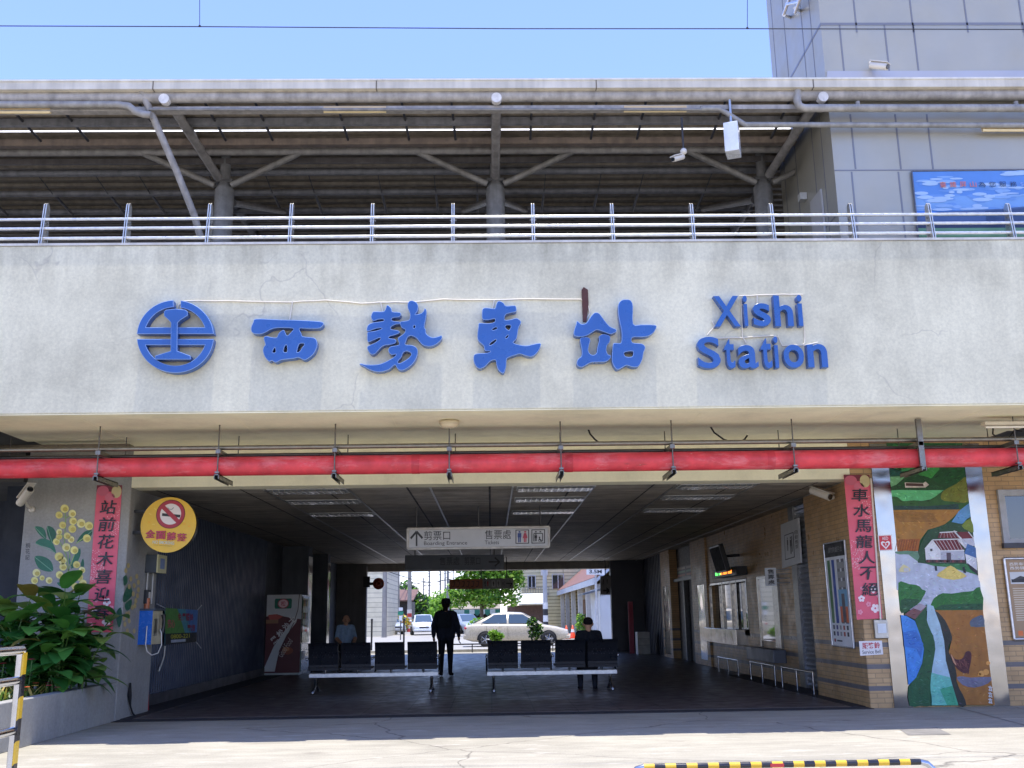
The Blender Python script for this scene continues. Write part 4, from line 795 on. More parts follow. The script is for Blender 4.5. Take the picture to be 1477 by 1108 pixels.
def pict(bd,mb,u,v,s,col,skirt=False,asp=6.2):
    k=s; bd.circ(mb,u,v-.95*k,.16*k/asp*1.3,.16*k,col,3,10)
    if skirt: bd.poly(mb,[(u-.18*k/asp,v-.72*k),(u+.18*k/asp,v-.72*k),(u+.42*k/asp,v+.25*k),(u-.42*k/asp,v+.25*k)],col,3)
    else: bd.poly(mb,[(u-.32*k/asp,v-.72*k),(u+.32*k/asp,v-.72*k),(u+.32*k/asp,v+.1*k),(u-.32*k/asp,v+.1*k)],col,3)
    for s_ in (-1,1): bd.poly(mb,[(u+s_*.03*k/asp,v+.1*k),(u+s_*.24*k/asp,v+.1*k),(u+s_*.22*k/asp,v+1.05*k),(u+s_*.04*k/asp,v+1.05*k)],col,3)
DK=(42,44,50)
def d1(bd,mb):
    arrow(bd,mb,.063,.5,.042,.36,DK); bd.text(mb,'剪票口',.115,.12,.3,.58,DK,2); bd.text(mb,'Boarding Entrance',.115,.64,.42,.88,DK,2)
    bd.text(mb,'售票處',.545,.12,.73,.58,DK,2); bd.text(mb,'Tickets',.545,.64,.645,.83,DK,2)
    for u in (.762,.875): bd.rect(mb,u,.12,u+.096,.82,DK,1); bd.rect(mb,u+.006,.16,u+.09,.78,(206,208,210),2)
    pict(bd,mb,.79,.48,.26,(58,84,150)); pict(bd,mb,.83,.48,.26,(196,76,98),True)
    bd.line(mb,[(.892,.72),(.892,.32),(.954,.32),(.954,.72)],.006,.04,DK,3); pict(bd,mb,.906,.53,.17,DK); bd.circ(mb,.932,.52,.006,.04,DK,3,8); bd.line(mb,[(.932,.56),(.934,.66),(.944,.66),(.946,.74)],.007,.05,DK,3); bd.ring(mb,.934,.67,.012,.075,.7,DK,3,12); bd.line(mb,[(.9,.24),(.912,.24)],.004,.06,DK,3); bd.line(mb,[(.932,.24),(.944,.24)],.004,.06,DK,3)
hang_sign('hanging_sign','white hanging sign with an up arrow, Boarding Entrance and Tickets in black',17.3,(588,763),(792,760),(792,789),(588,792),(206,208,210),d1,(.06,.5,.94),(226,222,214))
def d2(bd,mb):
    arrow(bd,mb,.9,.5,.055,.3,(22,26,32),True); bd.text(mb,'售票處',.35,.15,.55,.7,(30,34,42),2); bd.text(mb,'剪票口',.6,.15,.76,.7,(30,34,42),2)
hang_sign('hanging_sign','grey hanging sign painted darker for backlit shade, with a right arrow, behind the white boarding sign',24.7,(584,801),(727,800),(727,821),(584,822),(86,96,108),d2,(.1,.9),None)  # face colour carries the backlit shade of a plain grey sign
def d3(bd,mb):
    bd.rect(mb,0,0,.52,1,(176,92,40)); bd.rect(mb,.52,0,1,1,(150,150,152))
    for k in range(6): bd.line(mb,[(.05+k*.075,.25),(.09+k*.075,.25),(.07+k*.075,.75),(.04+k*.075,.78)],.01,.08,(90,40,20),2)
    for u,c in ((.56,DK),(.6,(180,50,50))): pict(bd,mb,u,.5,.24,c,asp=6)
    for u in (.66,.74): bd.rect(mb,u,.15,u+.06,.85,(190,190,192),2); pict(bd,mb,u+.03,.5,.2,DK)
    bd.text(mb,'WC',.82,.3,.87,.7,DK,2); arrow(bd,mb,.935,.5,.05,.3,DK,True)
hang_sign('hanging_sign','orange and grey hanging sign with toilet pictograms, at the far end of the hall',33,(648,836),(740,834),(741,849),(648,850),(150,150,152),d3,(.07,.5,.9),None,.08,(40,40,44))
def d4(bd,mb):
    arrow(bd,mb,.55,.78,.3,.12,(20,20,24),True)
    for u,v in ((.3,.3),(.65,.3)): pict(bd,mb,u,v,.12,(20,20,24),asp=1)
hang_sign('hanging_sign','small grey hanging sign with a right arrow beside the exit edge',35.2,(866,831),(881,830),(881,858),(866,858),(120,120,122),d4,(.5,),None,.08,(40,40,44))
p=PY(546,842,35.4); t=thing('round_lamp','round dark red signal lamp on a black bracket at the left exit edge','lamp',p); obj('lamp_body',MB((150,52,36)).lathe([(0,-.06),(.14,-.06),(.2,-.03),(.2,.03),(.14,.06),(0,.06)],p,(0,1,0),20),M['gloss'],t); obj('lens_ring',MB((200,90,70)).lathe([(.075,-.002),(.085,-.012),(.05,-.012),(.045,-.002)],p+V((0,-.06,0)),(0,1,0),16),M['gloss'],t); obj('bracket',MB((24,24,26)).box(p+V((-.52,-.05,-.12)),p+V((-.3,.05,.25))).tube([p+V((-.32,0,0)),p+V((-.15,0,0))],.05,8),M['paint'],t)
# ================================================================== LEFT SIDE OF THE HALL MOUTH
yb=14.4; c=PY(243,757,yb); t=thing('no_smoking_sign','round yellow no smoking sign on the grey pier side','sign',c)
rr=.392; obj('sign_body',MB((60,48,30)).lathe([(0,.12),(rr-.005,.12),(rr-.005,.0),(0,0)],c,(0,1,0),40),M['plastic'],t)
bd=Board(c+V((-rr,-.002,rr)),c+V((rr,-.002,rr)),c+V((rr,-.002,-rr)),c+V((-rr,-.002,-rr)),(0,-1,0),.002); mb=MB((236,190,60)); bd.circ(mb,.5,.5,.5,.5,(236,190,60),0,48)
rnd=random.Random(3)
for _ in range(26):
    a=rnd.uniform(0,6.28); q=rnd.uniform(.2,.44); u,v=.5+q*math.cos(a),.5+q*math.sin(a); bd.line(mb,[(u,v),(u-.05*math.cos(a),v-.05*math.sin(a))],.02,.02,(242,176,44) if _%2 else (244,206,90),1)
bd.circ(mb,.53,.31,.262,.262,(90,26,34),2,36); bd.circ(mb,.53,.31,.25,.25,(176,50,66),3,36); bd.circ(mb,.53,.31,.19,.19,(236,226,222),4,36)
bd.poly(mb,[(.38,.29),(.71,.325),(.705,.375),(.375,.34)],(40,44,46),5); bd.line(mb,[(.47,.19),(.5,.22),(.55,.225),(.58,.19)],.015,.015,(150,160,160),5); bd.line(mb,[(.375,.165),(.685,.455)],.075,.075,(176,50,66),6)
for k,cc in enumerate('全面禁菸'): bd.text(mb,cc,.1+k*.19,.585+k*.025,.28+k*.19,.735+k*.025,(120,24,44),6,.05); bd.text(mb,cc,.105+k*.19,.59+k*.025,.275+k*.19,.73+k*.025,(206,70,90),8,.01)
bd.text(mb,'NO SMOKING',.24,.79,.63,.85,(214,212,180),6,.03,0,-.07); bd.text(mb,'www.nosmoking.gov',.26,.865,.6,.885,(150,120,60),6,0,0,-.07)
obj('sign_face',mb,M['print'],t)
for z in (.2,-.1): obj('bracket',MB((40,42,44)).box((-5.08,yb+.03,c.z+z-.02),(c.x-rr*.85,yb+.09,c.z+z+.02)),M['paint'],t)
def boxthing(name,label,cat,a,b,col,mat='plastic',extra=(),bev=.006):
    t=thing(name,label,cat,((a[0]+b[0])/2,(a[1]+b[1])/2,min(a[2],b[2]))); obj('case',MB(col).box(a,b),M[mat],t,bev)
    for nm,mb,m_ in extra: obj(nm,mb,M[m_],t)
    return t
za,zb2=PY(220,826,15.05).z,PY(220,800,15.05).z; x1=PY(226,812,15.05).x
boxthing('control_box','dark grey electrical box with its front painted pale as if lit, under the round no smoking sign','electrical box',(-5.08,15.05,za),(x1,15.45,zb2),(70,76,80),'paint',(('lit_front',MB((206,200,150)).box((x1+.001,15.05,za),(x1+.02,15.45,zb2)),'plastic'),('label_plate',MB((120,140,180)).box((x1+.0205,15.15,za+.06),(x1+.023,15.35,zb2-.05)),'print'),('conduit',MB((190,188,180)).tube([(-5.05,15.1,za),(-5.05,15.1,za-.45)],.012,6),'plastic'),('conduit',MB((190,188,180)).tube([(-5.02,15.25,za),(-5.02,15.25,za-.45)],.012,6),'plastic')))  # pale front has the light on that side put into its colour
p=PX(210,861,-5.07); boxthing('meter_box','small black box with a white label on the pier beside the conduits','electrical box',(-5.08,p.y-.06,p.z-.1),(-5.03,p.y+.12,p.z+.1),(40,42,46),'plastic',(('label_plate',MB((220,214,206)).box((-5.029,p.y,p.z-.07),(-5.026,p.y+.09,p.z+.07)),'print'),))
z0,z1=PY(212,930,14.95).z,PY(212,881,14.95).z; xq=PY(219,905,14.95).x
t=thing('payphone','blue and beige public telephone on the grey pier with a looping cord','telephone',(-5.0,15.1,z0))
obj('side_panel',MB((44,110,200)).box((-5.08,14.95,z0),(xq,14.958,z1)),M['gloss'],t); obj('case',MB((196,186,150)).box((-5.08,14.9585,z0),(xq,15.4,z1)),M['plastic'],t,.006)
obj('rain_hood',MB((70,80,90)).box((-5.08,14.94,z1+.002),(xq+.04,15.42,z1+.03)),M['paint'],t)
mb=MB((24,24,26)); mb.tube([(xq+.06,15.25,z0+.16),(xq+.08,15.25,z0+.3),(xq+.06,15.25,z0+.42)],[.035,.02,.035],8); obj('handset',mb,M['plastic'],t)
obj('keypad',MB((150,146,130)).box((xq+.001,15.02,z0+.12),(xq+.012,15.16,z0+.36)),M['steel'],t)
obj('cord',MB((226,222,212)).tube([PY(a,b,14.93) for a,b in ((212,903),(211,918),(210,930),(212,940),(219,945),(228,942),(233,930),(233,914),(231,908))],.008,6),M['plastic'],t)
obj('conduit',MB((190,110,70)).tube([(-5.04,15.12,z1+.03),(-5.04,15.12,z1+.18)],.04,8),M['plastic'],t)
tag(obj('cable',MB((226,222,212)).tube([PX(a,b,XL+.06) for a,b in ((238,932),(237,945),(233,958),(229,968))],.012,6),M['plastic']),'loose white cable end dangling below the payphone on the blue wall','cable')
tag(obj('cable',MB((28,28,30)).tube([PX(a,b,-5.05) for a,b in ((188,985),(187,1004),(188,1018),(191,1028),(196,1035))],[.014,.03,.012,.012,.012],6),M['rubber']),'short black cable with a plug at the foot of the grey pier','cable')
tag(obj('marker_post',MB((160,36,44)).tube([PX(213,994,-5.1),PX(212,1024,-5.1)],[.02,.03],8),M['paint']),'small red pipe stub at the foot of the blue corrugated wall','pipe')
def d_ban(bd,mb):
    bd.rect(mb,0,0,1,.7,(74,150,170)); bd.poly(mb,[(0,0),(.35,0),(.6,.7),(0,.7)],(88,150,70),2); bd.poly(mb,[(.6,.0),(1,0),(1,.7),(.8,.7)],(64,120,190),2); bd.rect(mb,0,.7,1,1,(26,36,40),2)
    for k,cc in enumerate('免費體檢'): bd.text(mb,cc,.36+k*.125,.12,.475+k*.125,.34,(150,40,70),4,.02)
    bd.text(mb,'安心',.06,.3,.27,.55,(210,90,110),4,.02); bd.text(mb,'專線',.66,.45,.92,.66,(150,40,70),4,.02); bd.text(mb,'0800-221',.15,.73,.75,.85,(190,190,60),4,.02); bd.rect(mb,.16,.88,.62,.96,(190,200,216),4)
XW=XL+.1
t=flat_sign('wall_banner','small faded green and blue banner tied to the dark corrugated wall','banner',Board(PX(238,877,XW),PX(285,880,XW),PX(283,926,XW),PX(238,930,XW),(1,0,0)),(74,150,170),d_ban,.006,'old_print')
mb=MB((196,200,206))
for a,b in (((238,877),(226,871)),((285,880),(291,873)),((283,926),(290,935))): mb.tube([PX(*a,XW),PX(*b,XW)],.008,5)
obj('tie_string',mb,M['plastic'],t)
# vending machine: printed side faces the front, doors face the hall
vx0=PY(381,970,24.8).x; vx1=PY(432,970,24.8).x; vz=PY(405,858,24.8).z; y2=PX(444,930,vx1).y
t=thing('vending_machine','tall drinks vending machine with a printed side against the blue wall','vending machine',((vx0+vx1)/2,25.2,0))
obj('case',MB((186,196,192)).box((vx0,24.8,.012),(vx1,y2,vz)),M['gloss'],t,.012)
bd=Board((vx0,24.796,vz),(vx1,24.796,vz),(vx1,24.796,.06),(vx0,24.796,.06),(0,-1,0)); mb=MB((198,202,204))
bd.rect(mb,0,0,1,1,(198,202,204)); bd.poly(mb,[(0,.28),(.3,.25),(.5,.28),(.7,.3),(1,.32),(1,1),(0,1)],(96,44,48),2); bd.poly(mb,[(.05,.26),(.25,.25),(.48,.28),(.3,.33),(.1,.32)],(190,90,80),3); bd.rect(mb,0,.32,.35,.37,(150,110,80),3)
bd.poly(mb,[(-.0,.98),(.0,.93),(.25,.66),(.55,.46),(.78,.32),(.88,.18),(.9,0),(1,0),(.96,.2),(.86,.36),(.6,.52),(.4,.72),(.3,.98)],(206,208,206),4); bd.line(mb,[(.93,0),(.9,.2),(.8,.36),(.55,.6),(.35,.86)],.02,.01,(60,40,40),5)
bd.poly(mb,[(.25,.05),(.7,.05),(.72,.07),(.72,.16),(.7,.18),(.25,.18),(.23,.16),(.23,.07)],(30,110,90),5); bd.circ(mb,.475,.115,.15,.058,(230,200,206),6); bd.ring(mb,.475,.115,.16,.062,.85,(180,60,80),7); bd.text(mb,'松',.41,.08,.54,.15,(190,60,90),8,.01)
for k,cc in enumerate('黑松沙士'): bd.text(mb,cc,.16+k*.16,.535-k*.085,.36+k*.16,.625-k*.085,(222,220,216),7,.03,0,.72)
bd.text(mb,'Good Food',.3,.64,.85,.72,(200,190,180),7,0,.2,1.0); bd.circ(mb,.64,.72,.16,.05,(150,80,50),3,12); bd.circ(mb,.6,.7,.1,.03,(196,130,80),4,12)
obj('side_print',mb,M['print'],t)
mb=MB((176,200,190)); mb.box((vx1+.001,24.83,.75),(vx1+.03,y2-.03,vz-.04)); obj('door_window',mb,M['clear'],t)
mb=MB()
for r_ in range(3):
    for k in range(6): mb.lathe([(0,0),(.026,0),(.026,.12),(.015,.15),(0,.15)],(vx1+.004,24.9+k*.11,1.0+r_*.3),n=8,col=[(190,60,50),(220,200,160),(70,130,80),(200,190,60)][(k+r_)%4])
obj('drink_sample',mb,M['gloss'],t); mb=MB((60,100,96)).box((vx1+.001,24.83,.08),(vx1+.02,y2-.03,.72)); obj('door_panel',mb,M['gloss'],t); obj('dispense_flap',MB((220,220,220)).box((vx1+.021,24.95,.35),(vx1+.04,25.25,.55)),M['plastic'],t)
# ================================================================== RIGHT SIDE FITTINGS
def d_auto(bd,mb):
    bd.rect(mb,.2,.27,.72,.84,DK,1); bd.rect(mb,.23,.29,.69,.82,(214,216,218),2); pict(bd,mb,.38,.5,.14,DK,asp=1.4); pict(bd,mb,.55,.55,.18,DK,asp=1.4); bd.rect(mb,.6,.35,.64,.7,DK,3)
    for k,cc in enumerate('自動售票'): bd.text(mb,cc,.78,.25+k*.11,.94,.34+k*.11,DK,2)
flat_sign('ticket_machine_sign','white pictogram sign high on the wall beside the roller shutter','sign',xb(XR-.03,(1126,757),(1151,747),(1155,812),(1128,820)),(214,216,218),d_auto,.03)
def d_proj(bd,mb):
    for k in range(3): bd.text(mb,'售票處'[k],.2,.08+k*.3,.8,.34+k*.3,DK,2,.02)
p=PX(1112,832,5.1); bd=Board(p+V((-.1,0,.16)),p+V((.1,0,.16)),p+V((.1,0,-.16)),p+V((-.1,0,-.16)),(0,-1,0)); t=flat_sign('projecting_sign','small white projecting sign on thin arms above the ticket window','sign',bd,(226,228,230),d_proj,.03)
for k in range(4): obj('arm',MB((200,200,200)).tube([p+V((.1,.02,.13-k*.08)),p+V((.36,.02,.13-k*.08))],.008,5),M['steel'],t)
a=PX(1042,765,5.1); t=thing('wall_screen','black television tilted down from the ceiling above the ticket window','television',a); mx=Matrix.Translation((5.0,a.y,2.45))@Matrix.Rotation(R(-14),4,'Y'); obj('screen_case',MB((26,28,32)).box((-.05,-.5,-.3),(.05,.5,.3),m=mx),M['plastic'],t,.01); obj('screen',MB((14,16,20)).box((-.056,-.46,-.26),(-.051,.46,.26),m=mx),M['rubber'],t); obj('arm',MB((40,40,44)).tube([(5.05,a.y,2.5),(5.44,a.y,2.52)],.03,8),M['paint'],t)
q0=PX(1037,832,5.25); q1=PX(1060,821,5.25); t=thing('led_display','black strip display with a short glowing orange and green line over the ticket window','led display',q0); y0_,y1_=min(q0.y,q1.y),max(q0.y,q1.y); obj('case',MB((22,22,24)).box((5.2,y0_-.3,2.08),(5.44,y1_+.3,2.26)),M['plastic'],t); 
mb=MB()
for k in range(18):
    if k%5!=4: mb.box((5.196,y0_+.1+k*.09,2.13),(5.199,y0_+.16+k*.09,2.2),(230,120,40) if k<12 else (80,200,90))
obj('lit_text',mb,M['led'],t)
def queue_rail(l,r_,label):
    a=PX(*l,5.1); b=PX(*r_,5.1); z=(a.z+b.z)/2; t=thing('queue_rail',label,'rail',((a.x+b.x)/2,(a.y+b.y)/2,0),'low steel rails along the ticket wall')
    A=V((5.1,a.y,z)); Bq=V((5.1,b.y,z)); obj('bar',MB((190,192,196)).tube([A,Bq],.019,8),M['chrome'],t)
    for f in (0,.5,1): q=A.lerp(Bq,f); obj('post',MB((190,192,196)).tube([q,V((q.x,q.y,.012))],.017,8),M['chrome'],t)
queue_rail((1036,948),(1064,952),'low steel rail along the ticket wall, farthest from the roller shutter'); queue_rail((1082,954),(1117,961),'low steel rail under the big ticket window, middle of the three'); queue_rail((1127,962),(1172,970),'low steel rail nearest the roller shutter')
a=PZ(900,930,0); t=thing('cabinet','small white cabinet by the dark ribbed wall near the exit','cabinet',(4.95,33.6,0)); obj('case',MB((196,196,192)).box((4.75,33.4,.012),(5.15,33.9,.72)),M['paint'],t,.01); obj('drawer_lines',MB((120,120,118)).box((4.78,33.39,.3),(5.12,33.399,.31)).box((4.78,33.39,.5),(5.12,33.399,.51)),M['paint'],t)
tag(obj('standing_banner',MB((170,50,80)).box((4.62,34.4,.012),(4.78,34.44,1.7)),M['print']),'narrow dark red standing banner near the exit on the right','banner')
# ================================================================== CCTV CAMERAS, HANGING BOX
def cctv(label,p,d,mount,L=.3,r=.05,col=(214,208,196)):
    p=V(p); d=V(d).normalized(); t=thing('security_camera',label,'security camera',p)
    obj('body',MB(col).tube([p-d*L/2,p+d*L/2],r,12),M['plastic'],t,.004); obj('lens',MB((20,20,24)).tube([p+d*L/2,p+d*(L/2+.012)],r*.75,12),M['glass'],t)
    up=V((0,0,1)); s=d.cross(up).normalized(); h=[p+d*(L*.62)+s*r*1.1+up*r*1.05,p+d*(L*.62)-s*r*1.1+up*r*1.05,p-d*L*.45-s*r*1.1+up*r*1.05,p-d*L*.45+s*r*1.1+up*r*1.05]
    obj('sun_hood',MB(col).prism(h,up*.012),M['plastic'],t); obj('mount',MB(col).tube([p-d*L*.1,V(mount)*.5+(p-d*L*.2)*.5+up*-.02,mount],.02,8).ball(mount,.045),M['plastic'],t); return t
a=PY(22,722,13.9); cctv('cream security camera on the left edge of the grey pier',PY(36,716,13.9),(.5,-.5,.35),PY(46,735,14.24),.36,.055)
cctv('cream security camera under the ceiling at the tiled corner by the right couplet',PY(1184,712,14.9),(.35,-.6,-.28),V((5.15,14.95,2.98)),.36,.06)
cctv('white bullet camera on the grey tower above the gutter',PY(1268,95,11.7),(.6,-.6,-.45),PY(1258,92,11.9),.24,.045)
p=PY(978,228,11.75); t=cctv('cream security camera hanging from the canopy on a dark rod',p,(-.7,-.5,-.4),p+V((.08,.02,.1)),.2,.035); obj('hanger_rod',MB((50,48,50)).tube([p+V((.08,.02,.1)),PY(983,170,11.75)],.014,6),M['paint'],t)
a=PY(1048,224,11.7); b=PY(1072,176,11.7); t=thing('platform_sign_box','white lightbox hanging from the canopy left of the tower','light box',(a.x,11.7,a.z)); mx=Matrix.Translation((a.x+.1,11.75,(a.z+b.z)/2))@Matrix.Rotation(R(-20),4,'Z'); obj('case',MB((222,226,232)).box((-.09,-.13,-.2),(.09,.13,.2),m=mx),M['gloss'],t,.008); obj('sign_face',MB((60,80,110)).box((-.093,-.09,-.14),(-.0915,.09,.0),m=mx),M['print'],t); obj('hanger_rod',MB((190,194,200)).tube([(a.x+.1,11.75,b.z-.01),(a.x+.1,11.75,PY(1058,140,11.75).z)],.02,8),M['steel'],t)
# overhead wires
ZW=lambda px,py: PY(px,py,9.2)
t=thing('overhead_wire','thin dark overhead wire with two vertical droppers crossing the sky','wire',ZW(738,40)); obj('wire',MB((52,56,66)).tube([ZW(-400,36),ZW(0,37.5),ZW(288,38.5),ZW(740,41.5),ZW(1078,41.5),ZW(1477,42.5),ZW(1900,44)],.006,6),M['rubber'],t); obj('carrier_wire',MB((52,56,66)).tube([ZW(-400,-90),ZW(288,-70),ZW(740,-60),ZW(1078,-66),ZW(1900,-90)],.006,6),M['rubber'],t)
for px,py in ((288,38.5),(1078,41.5)):
    obj('dropper',MB((52,56,66)).tube([ZW(px,py),ZW(px,-68)],.0035,5).ball(ZW(px,py-1),.014,6,4),M['rubber'],t)
# ================================================================== BENCHES
def bench(label,loc,rz=0):
    t=thing('waiting_bench',label,'bench',(0,0,0),'four-seat waiting benches')
    K=(34,36,42); W=2.3; sw=W/4
    obj('beam',MB((206,206,204)).box((-W/2,-.06,.27),(W/2,.06,.345)),M['steel'],t,.006)
    for k in range(4):
        x0=-W/2+k*sw+.02+(.025 if k>1 else 0); x1=x0+sw-.05
        mb=MB(K); pr=[(-.24,.46),(-.2,.435),(.1,.425),(.22,.45),(.25,.43)]
        vs=[(x,-y,z) for y,z in pr for x in (x0,x1)]; 
        mb.add([(x,y+.02,z) for y,z in pr for x in (x0,x1)],[(2*i,2*i+1,2*i+3,2*i+2) for i in range(len(pr)-1)]); o=obj('seat',mb,M['black'],t); o.modifiers.new('solid','SOLIDIFY').thickness=.012
        mb=MB(K); pr=[(-.22,.40),(-.225,.5),(-.26,.66),(-.31,.82),(-.33,.86),(-.32,.875)]
        n=len(pr); mb.add([(x,y,z) for y,z in pr for x in (x0,x0+(x1-x0)*.5,x1)],[(3*i+j,3*i+j+1,3*i+j+4,3*i+j+3) for i in range(n-1) for j in (0,1)]); o=obj('backrest',mb,M['black'],t); o.modifiers.new('solid','SOLIDIFY').thickness=.014
        d=MB((16,17,20))
        cx=(x0+x1)/2
        for ix in (-1,0,1):
            for k2 in range(6):
                an=k2*1.047; zc=.67+.045*math.sin(an); xx=cx+ix*.14+.045*math.cos(an); yy=-.26-(zc-.66)*.3125-.0085; d.poly([(xx-.008,yy,zc-.008),(xx+.008,yy,zc-.008),(xx+.008,yy-.005,zc+.008),(xx-.008,yy-.005,zc+.008)],(70,72,78))
        obj('perforation',d,M['black'],o)
        obj('support_arm',MB((190,190,190)).tube([(cx,0,.345),(cx,.0,.42)],.02,8).tube([(cx,-.05,.345),(cx,-.2,.46)],.018,8),M['chrome'],t)
    for x in (-W/2,0,W/2):
        mb=MB((40,42,46)).tube([(x,-.27,.6),(x,.18,.62),(x,.22,.58),(x,.2,.36),(x,.0,.31)],.018,8); obj('armrest',mb,M['black'],t); obj('end_cap',MB((205,205,205)).ball((x,-.275,.6),.024,8,6),M['chrome'],t)
    for x in (-W/2+.12,W/2-.12):
        mb=MB((200,202,206)); mb.tube([(x,0,.27),(x,-.04,.13),(x,-.3,.03)],.024,8); mb.tube([(x,-.0,.27),(x,.04,.13),(x,.3,.03)],.024,8); mb.ball((x,-.3,.022),(.035,.035,.02)).ball((x,.3,.022),(.035,.035,.02)); obj('leg',mb,M['chrome'],t)
    t.location=loc; t.rotation_euler=(0,0,rz); return t
BY=18.35; xr=(PY(706,970,BY).x+PY(886,970,BY).x)/2; xl=(PY(443,970,BY+.05).x+PY(632,970,BY+.05).x)/2
b1=bench('black perforated four-seat bench on chrome legs with a man sitting at its right end',(xr,BY,.012),R(.6))
b2=copy_tree(b1); b2.location=(xl,BY+.25,.012); b2.rotation_euler=(0,0,R(-.8)); b2['label']='empty black perforated four-seat bench left of the standing person'
# ================================================================== PEOPLE
def figure(label, segs, loc, rz, extras=(), voxel=.011):
    """segs: (p0, r0, p1, r1, colour) tapered limbs and masses, fused into one continuous skin"""
    mb=MB()
    for p0,r0,p1,r1,c in segs:
        p0,p1=V(p0),V(p1); n=5
        mb.tube([p0.lerp(p1,i/n) for i in range(n+1)],[r0+(r1-r0)*i/n for i in range(n+1)],10); mb.ball(p0,r0,10,8); mb.ball(p1,r1,10,8)
    me=bpy.data.meshes.new('body'); me.from_pydata([tuple(v) for v in mb.v],[],mb.f); o=bpy.data.objects.new('tmp',me); COL.objects.link(o)
    m=o.modifiers.new('r','REMESH'); m.mode='VOXEL'; m.voxel_size=voxel; s=o.modifiers.new('s','SMOOTH'); s.iterations=3; s.factor=.5
    dg=bpy.context.evaluated_depsgraph_get(); me2=bpy.data.meshes.new_from_object(o.evaluated_get(dg)); bpy.data.objects.remove(o)
    out=MB(); vs=[v.co.copy() for v in me2.vertices]; out.v=[tuple(v) for v in vs]
    S=[(V(a),ra,V(b)-V(a),max(1e-9,(V(b)-V(a)).length_squared),rb,c) for a,ra,b,rb,c in segs]
    for p in me2.polygons:
        c=p.center; best=None
        for a,ra,d,L2,rb,cc in S:
            t_=max(0,min(1,(c-a).dot(d)/L2)); q=(c-a-d*t_).length-(ra+(rb-ra)*t_)
            if best is None or q<best[0]: best=(q,cc)
        out.f.append(tuple(p.vertices)); out.c.append(best[1]); out.sm.append(True)
    bpy.data.meshes.remove(me2)
    t=thing('person',label,'person',(0,0,0)); obj('body',out,M['cloth'],t)
    for nm,e,m_ in extras: obj(nm,e,M[m_],t)
    t.location=loc; t.rotation_euler=(0,0,rz); return t
def hand(w,pal,dirv,side,c):
    """palm, four unequal bent fingers, thumb from the side of the palm"""
    w,pal,dirv,side=V(w),V(pal),V(dirv).normalized(),V(side).normalized(); s=[(w,.026,pal,.03,c),(pal+side*.02,.02,pal-side*.02,.02,c)]
    nrm=dirv.cross(side)
    for k,l in enumerate((.062,.074,.07,.054)):
        b=pal+dirv*.03+side*(.03-.02*k); m=b+dirv*l*.55+nrm*.008; e=m+dirv*l*.4+nrm*.03; s+=[(b,.0095,m,.009,c),(m,.009,e,.008,c)]
    b=pal+side*.03-dirv*.01; s+=[(b,.011,b+side*.028+dirv*.03,.0095,c),(b+side*.028+dirv*.03,.0095,b+side*.03+dirv*.055,.0085,c)]
    return s
SK=(196,150,122)
def standing(top,trous,shoe,h=1.0):
    s=[((0,0,.93),.125,(0,0,1.05),.125,top),((-.08,0,.88),.135,(-.09,0,1.26),.135,top),((.08,0,.88),.135,(.09,0,1.26),.135,top),((-.15,0,1.35),.08,(.15,0,1.35),.08,top),((0,.0,1.38),.06,(0,.01,1.47),.05,SK),((0,.015,1.53),.078,(0,.02,1.585),.082,SK),((0,.085,1.54),.02,(0,.1,1.525),.014,SK)]
    for d in (-1,1):
        s+=[((d*.185,0,1.34),.075,(d*.275,-.03,1.1),.062,top),((d*.275,-.03,1.1),.06,(d*.285,.05,.88),.045,top)]
        s+=hand((d*.285,.05,.87),(d*.285,.075,.8),(0,.1,-1),(-d*.35,1,.1),SK)
        s+=[((d*.085,0,.9),.105,(d*.1,.01,.5),.07,trous),((d*.1,.01,.5),.068,(d*.105,-.02,.1),.048,trous),((d*.105,-.03,.07),.045,(d*.12,.13,.045),.036,shoe),((d*.085,.04,1.55),.018,(d*.085,.045,1.52),.014,SK)]
    return s
hat=MB((36,38,46)).lathe([(.165,1.575),(.16,1.585),(.108,1.615),(.104,1.66),(.085,1.695),(.0,1.705)],(0,.02,0),n=18); hair=MB((24,20,20)).ball((0,-.01,1.56),(.09,.088,.09)).tube([(0,-.06,1.55),(0,-.075,1.42)],[.06,.05],10)
eyes=MB((24,22,24)).ball((-.03,.095,1.565),.009,6,5).ball((.03,.095,1.565),.009,6,5).box((-.022,.09,1.495),(.022,.097,1.5),(140,80,74))
bag=MB((30,34,40)).box((-.15,-.24,1.05),(.15,-.12,1.36)).box((-.12,-.27,1.08),(.12,-.24,1.22)); strap=MB((40,44,50)).tube([(-.1,-.12,1.34),(-.1,-.02,1.45),(-.1,.12,1.36)],.014,6).tube([(.1,-.12,1.34),(.1,-.02,1.45),(.1,.12,1.36)],.014,6)
p=PZ(643,976,.012)
st=standing((38,42,54),(26,28,36),(30,30,34))
figure('person in a dark jacket, brimmed hat and backpack standing between the two benches',st,(p.x,p.y,.012),R(-8),(('hat',hat,'cloth'),('hair',hair,'cloth'),('face',eyes,'skin'),('backpack',bag,'cloth'),('strap',strap,'cloth')))
